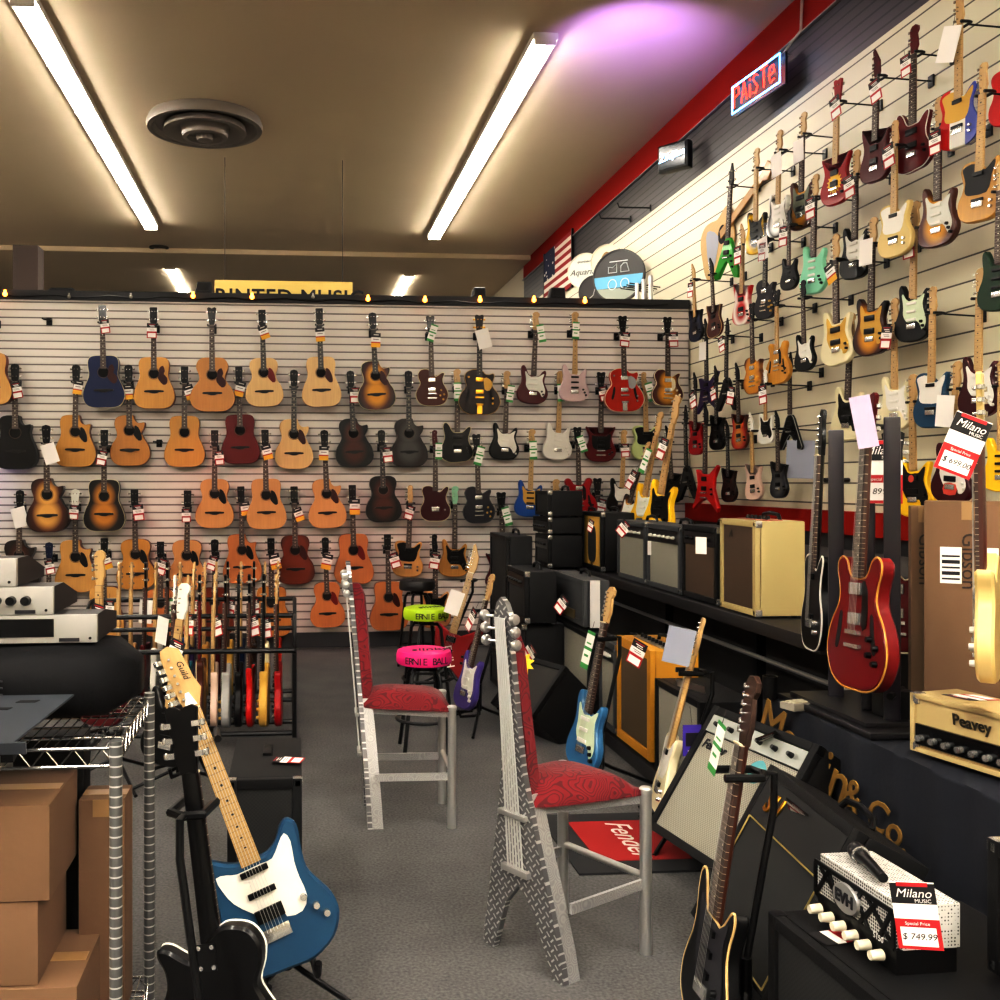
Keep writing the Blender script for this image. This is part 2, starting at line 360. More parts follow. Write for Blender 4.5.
def make_guitar(t, body, neck='rose', head='black', pg=None, label='', group=None, hard='chrome', bind=None, big=False, headstyle=None, pups=True, fb=None, pupc=None):
    o, T, bz, L, jz, hd = GT[t]; hd = headstyle or hd
    acoustic = t in AC
    r = thing('acoustic_guitar' if acoustic else 'electric_guitar', label, 'guitar', group=group)
    yf = -T/2
    loop = o if t in ('vee', 'xplr') else smooth_loop(o, 3)
    bm_ = body_mat(body)
    side = bm_ if not acoustic else (gloss('mahog') if body in ('natural', 'pale', 'amber', 'honey', 'salmon', 'orange') else gloss(body.split(':')[-1]))
    part(('body', t), 'body', r, lambda: MB().prism(loop, yf, T/2, .008 if not acoustic else .003, 0, 1, 1), [bm_, side])
    if bind:
        bl = [Vector((p[0], 0, p[1])) for p in loop]
        part(('bind', t), 'binding', r, lambda: MB().tube([(p.x, yf+.004, p.z) for p in bl], .0035, 5, closed=True), body_mat(bind))
    nut = bz+L
    fz0 = bz+L*2**(-(20 if acoustic else 21.5)/12)
    fw = fb or ('maple' if neck == 'maple' else 'ebony' if neck == 'ebony' else 'rose')
    nm = MAPLE if neck == 'maple' else (NECKD if neck in ('rose', 'mahog') else gloss('black') if neck in ('black', 'ebony') else body_mat(neck))
    yn = yf+.006
    nk = part(('neck', t), 'neck', r, lambda: neck_mb(jz-.055 if not acoustic else jz-.004, nut+.004, .056, .044, yn), nm)
    def fbm():
        mb = MB(); y0, y1 = yf-.004, yn
        vs = [(x*w/2, y, z) for z, w in ((fz0, .057), (nut, .044)) for x, y in ((-1, y1), (1, y1), (1, y0), (-1, y0))]
        return mb.add(vs, [(0, 1, 2, 3), (4, 7, 6, 5), (0, 4, 5, 1), (1, 5, 6, 2), (2, 6, 7, 3), (3, 7, 4, 0)]) or mb
    part(('fb', t), 'fretboard', nk, fbm, fret_mat(fw, bz, L), smooth=False)
    hm = MAPLE if head == 'maple' else body_mat(head)
    hl = [(x, nut+z) for x, z in HEADS[hd]]
    hs = part(('head', t, hd), 'headstock', r, lambda: MB().prism(hl, yn, yn+.016, .002), hm)
    inline = hd in ('six', 'tele', 'point', 'guild')
    tm = CHR if hard == 'chrome' else (GOLDM if hard == 'gold' else BLKM)
    def tuner(x, z, sgn):
        return lambda: MB().lathe([(.0, yn-.012), (.004, yn-.012), (.0045, yn+.001)], (x-sgn*.02, 0, z), 8, axis='y').box((x+sgn*.002, yn+.019, z), (.02, .009, .014)).lathe([(.002, -.009), (.0075, -.006), (.0075, .006), (.002, .009)], (x+sgn*.018, yn+.01, z), 8)
    hw = {'six': .034, 'tele': .032, 'guild': .034, 'point': .034}.get(hd, .038)
    for k in range(6):
        if inline: x, z, sg = -hw, nut+.035+.024*k, -1
        else: x, z, sg = (-hw+.002 if k < 3 else hw-.002), nut+.05+.038*(k % 3), (-1 if k < 3 else 1)
        if big or k in (0, 2, 3, 5): part(('tuner', t, hd, k), 'tuner', hs, tuner(x, z, sg), tm)
    yt = yf-.0005
    if acoustic:
        rz = .345 if t != 'jumbo' else .36
        part(('hole', t), 'soundhole', r, lambda: MB().lathe([(0, yt-.001), (.049, yt-.001), (.049, yt+.001), (0, yt+.001)], (0, 0, rz), 24, axis='y'), mat('hole_dark', '#0a0706', .9))
        part(('rosette', t), 'rosette', r, lambda: MB().tube([(.055*math.cos(a*PI/12), yt, rz+.055*math.sin(a*PI/12)) for a in range(24)], .0028, 5, closed=True), mat('rosette', '#8a7a5a' if body not in ('pale', 'natural', 'salmon', 'orange') else '#4a3522', .4))
        part(('bridge', t), 'bridge', r, lambda: MB().prism(smooth_loop([(-.09, bz-.008), (-.05, bz-.01), (-.02, bz-.02), (.02, bz-.02), (.05, bz-.01), (.09, bz-.008), (.09, bz+.008), (.02, bz+.012), (-.02, bz+.012), (-.09, bz+.008)], 2), yt-.009, yt, .001), gloss('ebony', .1))
    else:
        br = r
        if t in ('lp', 'es', 'sg', 'vee', 'xplr', 'hollow'):
            part(('bridge', t), 'bridge', r, lambda: MB().box((0, yt-.009, bz), (.085, .016, .014)), tm)
            if t == 'hollow': part(('tail', t), 'tailpiece', r, lambda: MB().box((0, yt-.006, .06), (.05, .01, .1)).cyl((-.035, yt-.012, .1), (.035, yt-.012, .1), .009), tm)
            elif t != 'vee': part(('tail', t), 'tailpiece', r, lambda: MB().box((0, yt-.008, bz-.045), (.095, .014, .012)), tm)
        else:
            part(('bridge', t), 'bridge', r, lambda: MB().box((0, yt-.005, bz-.01), (.08, .01, .035)), tm, bevel=.002)
    if pg:
        kind = ('dove' if pg == 'tort2' else 'ac') if acoustic else t if t in PGS else 'strat'
        pm = gloss({'tort2': 'tort'}.get(pg, pg), .3)
        part(('pg', kind, t), 'pickguard', r, lambda: MB().prism(smooth_loop([(x*.87+.006, (z-.2)*.9+.2) for x, z in PGS[kind]] if kind in ('strat', 'jazz', 'surf') else PGS[kind], 2), yt-.0025, yt, .0008), pm)
    for k, (pz, h, w) in enumerate(PUPS.get(t, []) if pups else []):
        pc = pupc or ('white' if pg in ('white', 'pearl', 'mint', 'mintpg') and t in ('strat', 'sstrat') else 'black')
        pm = tm if (t in ('lp', 'es', 'hollow', 'atele') and not pupc) else gloss(pc, .2)
        part(('pup', t, k), 'pickup', r, lambda: MB().box((0, yt-.006, pz), (w, .012, h)), pm, bevel=.003)
    for k, (kx, kz) in enumerate(KNOBS.get(t, [])):
        km = tm if t in ('tele', 'surf', 'hollow', 'atele') else gloss('cream' if pg in ('cream',) else 'white' if pg == 'white' else 'gold' if t in ('lp',) else 'black', .2)
        part(('knob', t, k), 'knob', r, lambda: MB().lathe([(.0, yt-.016), (.009, yt-.016), (.011, yt), (0, yt)], (kx, 0, kz), 10, axis='y'), km)
    if t in ('es', 'hollow'):
        for sx in (-1, 1):
            part(('fhole', t, sx), 'f_hole', r, lambda: MB().prism(smooth_loop([(sx*.125-.006, .13), (sx*.132+.006, .135), (sx*.118+.008, .19), (sx*.108+.006, .25), (sx*.1-.004, .25), (sx*.106-.006, .19)] if sx > 0 else list(reversed([(-.125+.006, .13), (-.132-.006, .135), (-.118-.008, .19), (-.108-.006, .25), (-.1+.004, .25), (-.106+.006, .19)])), 2), yt-.0008, yt+.001, .0002), mat('hole_dark', '#0a0706', .9))
    if big:
        for k in range(6):
            x0 = (k-2.5)*.0095; x1 = (k-2.5)*.0068
            MB().cyl((x0, yt-.014, bz), (x1, yf-.008, nut), .0006, n=5).obj('string', STEEL, r)
        MB().box((0, yf-.005, nut+.002), (.044, .008, .005)).obj('nut', CREAMP, nk)
    return r
def orient(root, base, top, facing, L):
    base, top = Vector(base), Vector(top); z = (top-base); s = z.length/L; z.normalize()
    n = Vector(facing); n = (n-z*n.dot(z)).normalized(); y = -n; x = y.cross(z)
    M = Matrix((x, y, z)).transposed().to_4x4()
    root.matrix_world = Matrix.Translation(base) @ M @ Matrix.Scale(s, 4)
    return s

# ---------------------------------------------------------------- price tags and hangers
def tag_mesh(kind):
    key = ('hangtag', kind)
    if key in CACHE: return CACHE[key]
    mb = MB(); w, h = .088, .135
    if kind == 'r': bands = [(0, .1, 2), (.1, .36, 2), (.36, .6, 1)]; box_ = True
    elif kind == 'y': bands = [(0, .3, 2), (.3, .62, 0), (.62, .7, 1), (.7, 1, 3)]; box_ = False
    elif kind == 'g': bands = [(0, .08, 4), (.08, .42, 0), (.42, .5, 4), (.5, .86, 0), (.86, 1, 4)]; box_ = False; w, h = .07, .17
    elif kind == 'w': bands = [(0, 1, 0)]; box_ = False; w, h = .12, .17
    else: bands = [(0, 1, 0)]; box_ = False
    if kind == 'r': bands = [(0, .3, 2), (.3, .55, 0), (.55, 1, 1)]
    M_ = [WHT, REDC, BLKC, YELC, GRNC]
    cols = []
    for a, b, c in bands:
        z1, z0 = -a*h, -b*h
        mb.add([(-w/2, 0, z0), (w/2, 0, z0), (w/2, 0, z1), (-w/2, 0, z1)], [(0, 1, 2, 3)], c)
        mb.add([(-w/2, .0015, z0), (w/2, .0015, z0), (w/2, .0015, z1), (-w/2, .0015, z1)], [(3, 2, 1, 0)], c)
    def q(x0, x1, a, b, c):
        mb.add([(x0*w/2, -.0006, -b*h), (x1*w/2, -.0006, -b*h), (x1*w/2, -.0006, -a*h), (x0*w/2, -.0006, -a*h)], [(0, 1, 2, 3)], c)
    if kind == 'r':
        q(-.8, .8, .66, .95, 0); q(-.7, .7, .06, .1, 1); q(-.5, .5, .14, .18, 0); q(-.3, .6, .22, .25, 0); q(-.6, .5, .38, .4, 2); q(-.4, .6, .45, .47, 2)
    if kind == 'y': q(-.5, .6, .1, .15, 0); q(-.6, .6, .42, .46, 2)
    if kind == 'g': q(-.6, .6, .3, .34, 4); q(-.6, .5, .62, .68, 4)
    me = mb.mesh('card', M_, smooth=False)
    CACHE[key] = me
    return me
TAGW = dict(r='red and white price tag on', y='yellow-bottomed price tag on', g='green and white tag on', w='blank white sheet tied to')
def hang_tag(kind, short, M, roll, dz=.09, dx=.03, size=1., yaw=0., group='price tags'):
    lab = TAGW[kind]+' the '+short
    o = thing('hang_tag', ' '.join(lab.split()[:16]), 'price tag', group=group)
    c = link('card', tag_mesh(kind), o)
    s = part(('tagcord', 1), 'cord', o, lambda: MB().tube([(0, 0, 0), (-.006, .004, .02), (-.012, .008, .045)], .0012, 4), INK)
    o.matrix_world = M @ Matrix.Translation((dx, -.055, -dz)) @ Matrix.Rotation(yaw, 4, 'Z') @ Matrix.Rotation(roll, 4, 'Y') @ Matrix.Scale(size, 4)
    return o
def hanger(short, nutpos, wallnormal, arm, scale=1., group='guitar hangers'):
    """plate on the slatwall, bent arm and two padded prongs either side of the neck"""
    lab = 'black metal hanger holding the '+short
    o = thing('guitar_hanger', ' '.join(lab.split()[:16]), 'hanger', group=group)
    part(('hplate', round(arm, 2)), 'mounting_plate', o, lambda: MB().box((0, arm-.006, .0), (.055, .012, .075)), BLKP, bevel=.004)
    part(('hyoke', round(arm, 2)), 'yoke', o, lambda: MB().tube([(0, arm-.01, 0), (0, .05, .012), (0, .038, .012)], .0055, 6).tube([(-.038, -.025, .012), (-.038, .02, .012), (-.03, .042, .012), (.03, .042, .012), (.038, .02, .012), (.038, -.025, .012)], .0085, 7), BLKP)
    n = Vector(wallnormal); ang = math.atan2(n.x, -n.y)
    o.matrix_world = Matrix.Translation(nutpos) @ Matrix.Rotation(ang, 4, 'Z') 
    return o
def hung(line, plane, val, facing, wallpos, group, where, arm_dir):
    f = [q.strip() for q in line.split('|')]
    t, hp, bp, body, neck, head, pg, tg, short = f[:9]
    opts = dict(x.split('=') for x in f[9].split()) if len(f) > 9 else {}
    hx, hy = map(float, hp.split(',')); bx, by = map(float, bp.split(','))
    fn = at_y if plane == 'y' else at_x
    base, top = fn(bx, by, val), fn(hx, hy, val)
    lab = short+', '+where
    if len(lab.split()) > 16: lab = short
    g = make_guitar(t, body, neck, head, None if pg == '-' else pg, lab, group, opts.get('hard', 'chrome'), opts.get('bind'), headstyle=opts.get('hs'), fb=opts.get('fb'))
    s = orient(g, base, top, facing, glen(t))
    o, T, bz, L, jz, hd = GT[t]
    nutp = g.matrix_world @ Vector((0, -T/2+.014, bz+L-.012))
    arm = (wallpos-nutp.y) if plane == 'y' else (wallpos-nutp.x)
    if 'nohang' not in opts:
        hanger(short, nutp, arm_dir, max(.07, arm-.002))
    if tg != 'n':
        M = g.matrix_world @ Matrix.Translation((0, -T/2, bz+L)) @ Matrix.Scale(1/s, 4)
        for q in tg: hang_tag(q, short, M, random.uniform(-.35, .35), (random.uniform(-.07, -.03) if q == 'g' else random.uniform(-.03, .05)), random.uniform(-.01, .045), random.uniform(.95, 1.15))
    return g
# ---------------------------------------------------------------- guitars on the back slatwall  (type | head px | bottom px | body | neck | headstock | pickguard | tags | what sets it apart)
BACKY = 10.0
ROWS = [('top row of the slatwall partition', 'guitars in the top row of the slatwall partition', '''
dread|-8,303|-8,405|natural|rose|black|-|n|natural acoustic guitar cut off by the picture edge
dread|103,306|105,408|blue|rose|black|tort2|r|dark blue acoustic guitar with brown pickguard|bind=cream
dread|154,308|155,409|honey|rose|black|tort2|r|honey acoustic guitar with large dark red bird-shaped pickguard
jumbo|212,308|213,412|amber|rose|black|tort2|n|amber jumbo acoustic guitar with flower pickguard and no tag
conc|262,310|265,407|pale|ebony|black|redpg|y|pale small-bodied acoustic guitar with small red pickguard|hs=paddle
dread|319,309|322,407|pale|ebony|black|tort|y|pale broad-shouldered acoustic guitar with dark pickguard|hs=paddle
gac|372,313|377,410|ochre:brown:black|ebony|black|tort|y|tobacco sunburst cutaway acoustic guitar with white tag on its shoulder|bind=cream
lp|430,316|432,406|brown|rose|black|-|g|glossy brown single-cutaway electric guitar|bind=cream
hollow|479,315|479,415|walnut|ebony|black|gold|w|dark walnut hollow-body guitar with gold pickguard and vibrato|hard=gold bind=tan
strat|536,312|532,404|wine|rose|maple|pearl|g|wine red double-cutaway electric guitar with cream pickguard
strat|575,312|574,402|lilac|maple|maple|lilac|g|pale lilac electric guitar with maple neck
hollow|622,316|624,412|scarlet|rose|black|silver|r|orange-red hollow-body guitar with silver pickguard|bind=cream
lp|667,317|667,406|ochre:brown:wine|rose|black|cream|r|gold sunburst single-cutaway electric guitar|bind=cream
'''), ('second row of the slatwall partition', 'guitars in the second row of the slatwall partition', '''
dreadc|16,364|17,469|black|rose|black|-|r|black cutaway acoustic guitar|bind=grey
dreadc|77,365|76,467|honey|rose|black|black|y|honey cutaway acoustic guitar with tall square shoulders and black pickguard
gac|129,365|131,466|amber|rose|black|black|y|amber cutaway acoustic guitar with rounded waist and black pickguard
dread|185,367|185,467|honey|rose|black|-|y|honey acoustic guitar with plain top and no pickguard|hs=paddle
dread|239,367|241,464|cherry|rose|black|-|y|dark red acoustic guitar with bare top
gac|294,370|294,469|pale|ebony|black|tort|n|pale cutaway acoustic guitar hanging below the broad-shouldered one
gac|350,371|355,467|brown:black:black|ebony|black|-|r|nearly black burst cutaway acoustic guitar|bind=grey
gac|408,371|409,467|grey:dark:dark|ebony|black|-|n|matt grey-brown cutaway acoustic guitar
jazz|457,369|457,462|black|rose|maple|black|g|black offset electric guitar with dark pickguard|bind=cream
strat|507,371|504,460|black|rose|maple|white|g|black electric guitar with white pickguard on partition
strat|560,371|557,460|white|maple|maple|white|g|white electric guitar with white pickguard and maple neck
sg|601,372|600,462|cherry|rose|black|black|r|cherry red electric guitar with two pointed horns
tele|644,372|646,460|pgreen|maple|maple|black|g|pale green electric guitar with black upper bout
'''), ('third row of the slatwall partition', 'guitars in the third row of the slatwall partition', '''
gac|47,425|49,532|natural:brown:walnut|rose|black|-|w|brown shaded cutaway acoustic guitar with blank white card
dread|105,430|105,531|amber:dark:black|rose|black|-|r|black sunburst square-shouldered acoustic guitar|bind=cream hs=paddle
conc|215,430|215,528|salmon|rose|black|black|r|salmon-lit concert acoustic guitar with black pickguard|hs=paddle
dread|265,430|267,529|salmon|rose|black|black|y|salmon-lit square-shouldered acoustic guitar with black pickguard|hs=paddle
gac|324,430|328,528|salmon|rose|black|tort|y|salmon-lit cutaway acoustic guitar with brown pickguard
conc|381,430|384,522|brown:black:black|ebony|black|-|r|small black burst acoustic guitar with pale rosette
atele|435,430|435,521|maroon|rose|wine|-|g|maroon electric guitar with round soundhole rosette|bind=cream
lp|476,434|479,523|charcoal|rose|black|-|g|charcoal single-cutaway electric guitar|bind=grey
strat|532,429|529,517|sky|maple|maple|gold|g|blue electric guitar with gold pickguard
es|577,427|579,519|candy|rose|black|black|g|candy red semi-hollow guitar hanging above the black amplifiers
strat|624,430|620,513|black|maple|maple|white|r|black electric guitar with white pickguard and red badge
sstrat|668,425|672,503|black|rose|black|-|n|black pointed-horn electric guitar behind the yellow ones
'''), ('fourth row of the slatwall partition', 'guitars in the fourth row of the slatwall partition', '''
gac|21,490|20,590|brown:dark:dark|rose|black|-|w|dark brown cutaway acoustic guitar above the silver units
dreadc|76,489|77,592|natural|rose|white|black|r|natural cutaway acoustic guitar with white headstock
conc|135,489|137,589|honey|rose|black|black|r|honey acoustic guitar with curved black pickguard|hs=paddle
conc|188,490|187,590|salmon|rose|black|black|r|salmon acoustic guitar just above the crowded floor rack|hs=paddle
dreadc|241,486|243,583|orange|rose|black|black|y|orange cutaway acoustic guitar above the rack of guitars|hs=paddle
conc|294,486|296,584|mahog:mahog:brown|rose|black|tort|y|red mahogany acoustic guitar at the end of the rack|hs=paddle
dread|352,485|354,584|orange|rose|black|redpg|y|orange acoustic guitar with red pickguard|hs=paddle
tele|411,485|407,577|natural|rose|maple|black|r|natural ash electric guitar with black pickguard and control plate
strat|455,486|454,577|butter|rose|seafoam|black|n|butter-coloured electric guitar with black pickguard and pale headstock
sg|501,492|503,592|wine|rose|black|-|g|wine red electric guitar hidden behind the black amplifier stack
strat|556,479|556,570|cream|rose|maple|white|g|cream electric guitar hidden behind the top amplifier box
lp|597,478|598,570|dark|rose|black|-|r|dark single-cutaway guitar peeping out behind the red semi-hollow|hs=book
'''), ('lowest row of the slatwall partition', 'guitars in the lowest row of the slatwall partition', '''
gac|50,542|50,636|navy|rose|navy|-|r|navy acoustic guitar mostly behind the silver units
dread|105,538|105,636|natural|rose|black|-|y|natural acoustic guitar mostly behind the maple headstock
conc|161,541|161,636|orange|rose|black|-|r|orange acoustic guitar mostly hidden by the floor rack|hs=paddle
conc|215,539|215,636|mahog|rose|black|-|r|reddish acoustic guitar showing only its headstock over the rack
dread|271,538|272,636|amber|rose|black|-|y|amber acoustic guitar hidden behind the rack's end
conc|325,537|328,627|orange|rose|black|redpg|y|small orange acoustic guitar between rack and metal chair|hs=round
dread|387,534|389,630|orange|rose|black|tort|r|orange acoustic guitar hanging beside the stools|hs=paddle
tele|435,534|435,628|salmon|rose|black|black|r|salmon electric guitar with black pickguard behind the stools
''')]
EMPTY_HANG = [(47, 320, 'empty hanger high on the slatwall partition beside blue guitar'), (158, 443, 'empty hanger between the amber and honey acoustic guitars')]

# ---------------------------------------------------------------- guitars on the long right-hand slatwall
RIGHTX = 4.05
HANGX = 3.80
RW = '''
vee|733,163|727,279|green|rose|black|-|n|bright green V-shaped electric guitar on the long slatwall|hs=arrow
strat|758,148|757,254|black:yellow:black|maple|maple|black|n|black and yellow striped electric guitar beside the giant wooden guitar
strat|781,130|779,237|white:black:white|maple|maple|white|w|black and white patterned electric guitar beside the giant one
jazz|805,112|802,229|ochre:brown:brown|rose|maple|olive|w|brown sunburst offset guitar with grey-green pickguard
sg|839,79|836,205|candy|maple|candy|-|r|red electric guitar painted with a yellow sun
sstrat|879,48|876,182|wine|rose|wine|-|r|dark red electric guitar with black pickups and red headstock
jazz|916,25|914,171|cherry|rose|cherry|-|r|cherry electric guitar with white piping around its edge|bind=white
tele|962,-6|960,148|white|maple|maple|gold|w|red white and blue electric guitar with gold pickguard
tele|986,62|980,222|butter|maple|maple|black|n|butterscotch electric guitar with black pickguard
tele|1012,-20|1010,124|fire|maple|maple|-|n|bright red electric guitar cut off at the upper edge
strat|941,97|939,247|ochre:brown:brown|rose|maple|pearl|r|sunburst electric guitar with pearl pickguard under the tricolour one
tele|897,120|896,257|blonde|maple|maple|white|r|blonde electric guitar with white pickguard
strat|858,150|856,279|black|rose|maple|white|r|black electric guitar with white pickguard beside the mint one
strat|817,174|814,294|mint|rose|maple|mint|r|mint green electric guitar with mint pickguard
strat|1003,160|1000,311|forest|rose|maple|-|n|dark green electric guitar at the wall's near end
strat|917,201|914,342|black|maple|maple|mintpg|r|black electric guitar with pale mint pickguard
jazz|875,217|872,355|ochre:brown:black|rose|maple|gold|w|tobacco offset electric guitar with gold pickguard
jazz|837,234|839,365|cream|rose|maple|gold|y|cream offset electric guitar with gold pickguard
strat|896,298|897,430|cream|maple|maple|white|r|cream white electric guitar with maple neck on slatwall
tele|935,286|933,428|lake|maple|maple|white|n|lake blue electric guitar with white pickguard
strat|982,268|980,417|maroon|maple|maple|white|n|maroon electric guitar with white pickguard
jazz|914,374|916,516|yellow|maple|maple|black|n|yellow offset electric guitar with black pickguard
jazz|959,361|952,503|maroon|maple|maple|white|w|maroon offset guitar with white pickguard and red sticker
strat|1003,360|1003,492|yellow|maple|maple|-|n|yellow electric guitar cut off at the lower edge
jazz|853,313|848,440|cream|rose|maple|black|n|cream offset guitar with black pickguard behind the display stand
lp|768,222|766,319|charcoal|ebony|black|-|wr|matt charcoal single-cutaway guitar below the patterned one
strat|790,210|790,290|black|rose|black|black|r|all black electric guitar beneath the brown sunburst offset
sstrat|744,223|743,325|fire:white:fire|maple|maple|-|r|red and white striped pointed-horn electric guitar
sstrat|712,257|716,337|brown|rose|black|-|n|brown figured electric guitar near the partition corner|bind=tan
sstrat|694,263|697,341|black:navy:black|maple|maple|-|r|dark blue electric guitar nearest the partition corner
lp|753,303|755,394|ochre:amber:brown|rose|black|-|n|amber burst single-cutaway electric guitar
es|778,290|779,384|ochre|maple|black|black|n|amber double-cutaway guitar with dark centre stripe
strat|804,280|806,371|black|rose|black|white|n|black electric guitar with white pickguard above the black V
xplr|707,318|708,408|purple|ebony|black|-|w|purple angular electric guitar
vee|728,318|727,411|black|ebony|black|-|r|black angular V guitar between purple and amber ones
sstrat|696,372|697,455|candy|rose|black|-|r|candy red superstrat below the purple one
sstrat|717,365|718,450|black|ebony|black|-|r|black superstrat beside the candy red one
sstrat|738,362|741,449|amber:scarlet:brown|rose|black|-|r|orange burst superstrat beside the black one
jazz|766,370|767,444|white|maple|white|black|r|white offset guitar with black centre
vee|791,352|791,450|black|rose|black|-|n|large black V-shaped electric guitar above the red ledge trim|bind=silver
vee|686,405|688,500|black|ebony|black|-|n|slim black V guitar in the partition corner
xplr|707,402|706,505|fire|rose|black|-|n|bright red angular guitar in the lowest wall row
sstrat|728,420|730,502|walnut|ebony|black|-|n|dark walnut superstrat in the lowest wall row
sstrat|752,412|755,500|pink|maple|white|-|n|pale pink speckled superstrat in the lowest wall row
sstrat|778,410|780,498|grey:charcoal:black|rose|black|-|n|charcoal burst superstrat in the lowest wall row
'''
def hang_all():
    for ri, (where, grp, rows) in enumerate(ROWS):
        for line in rows.strip().split('\n'):
            hung(line, 'y', 9.90 if ri % 2 else 9.80, (0, -1, 0), BACKY, grp, where, (0, -1, 0))
    for px, py, lab in EMPTY_HANG:
        p = at_y(px, py, 9.90)
        o = thing('guitar_hanger', lab, 'hanger', group='guitar hangers')
        MB().box((0, .092, 0), (.055, .012, .075)).obj('mounting_plate', BLKP, o, bevel=.004)
        MB().tube([(0, .09, 0), (0, .05, .012), (0, .038, .012)], .0055, 6).tube([(-.038, -.02, .012), (-.038, .02, .012), (-.025, .04, .012), (.025, .04, .012), (.038, .02, .012), (.038, -.02, .012)], .0085, 7).obj('yoke', BLKP, o)
        o.location = p
    a = math.radians(9)
    out = {}
    for ri, line in enumerate(RW.strip().split('\n')):
        g = hung(line, 'x', HANGX-.055*(ri % 3), (-math.cos(a), -math.sin(a), 0), RIGHTX, 'guitars on the long slatwall', 'long slatwall', (-1, 0, 0))
        out[line.split('|')[8]] = g
    # painted tops
    g = out['red electric guitar painted with a yellow sun']; T = GT['sg'][1]
    sun = MB().lathe([(0, -.001), (.03, -.001), (.03, .001), (0, .001)], (0, -T/2-.002, .16), 16, axis='y', mi=1)
    pts = []
    for i in range(32):
        rr = .085 if i % 2 else .06
        pts.append((rr*math.cos(i*PI/16), .16+rr*math.sin(i*PI/16)))
    sun.prism(pts, -T/2-.0015, -T/2, .0003, 0)
    sun.obj('sun_painting', [mat('sun_yellow', '#d9a92e', .4), mat('sun_centre', '#8f97a0', .4)], g)
    g = out['red white and blue electric guitar with gold pickguard']; T = GT['tele'][1]
    loop = smooth_loop(TELE, 3)
    def clip(pts, x0, side):
        o = []
        for i in range(len(pts)):
            a_, b_ = pts[i-1], pts[i]
            ia, ib = (a_[0]-x0)*side > 0, (b_[0]-x0)*side > 0
            if ia != ib:
                q = (x0-a_[0])/(b_[0]-a_[0]); o.append((x0, a_[1]+(b_[1]-a_[1])*q))
            if ib: o.append(b_)
        return o
    MB().prism(clip(loop, -.06, -1), -T/2-.0012, T/2+.001, .002).obj('red_panel', gloss('fire'), g)
    MB().prism(clip(loop, .06, 1), -T/2-.0012, T/2+.001, .002).obj('blue_panel', mat('panel_blue', '#1a2f8f', .3, 0, .5), g)
    g = out['maroon offset guitar with white pickguard and red sticker']; T = GT['jazz'][1]
    MB().lathe([(0, -.001), (.028, -.001), (.028, .001), (0, .001)], (.02, -T/2-.004, .26), 16, axis='y').obj('sticker', REDC, g)
    MB().prism(smooth_loop([(-.05, .06), (.05, .06), (.05, .13), (-.05, .13)], 2), -T/2-.004, -T/2-.002, .001).obj('sticker', mat('sticker_red', '#b8402c', .5), g)
    g = out['yellow offset electric guitar with black pickguard']
    MB().lathe([(0, -.001), (.025, -.001), (.025, .001), (0, .001)], (0, -T/2-.014, .25), 16, axis='y').obj('sticker', mat('sticker_red', '#b8402c', .5), g)
    return out
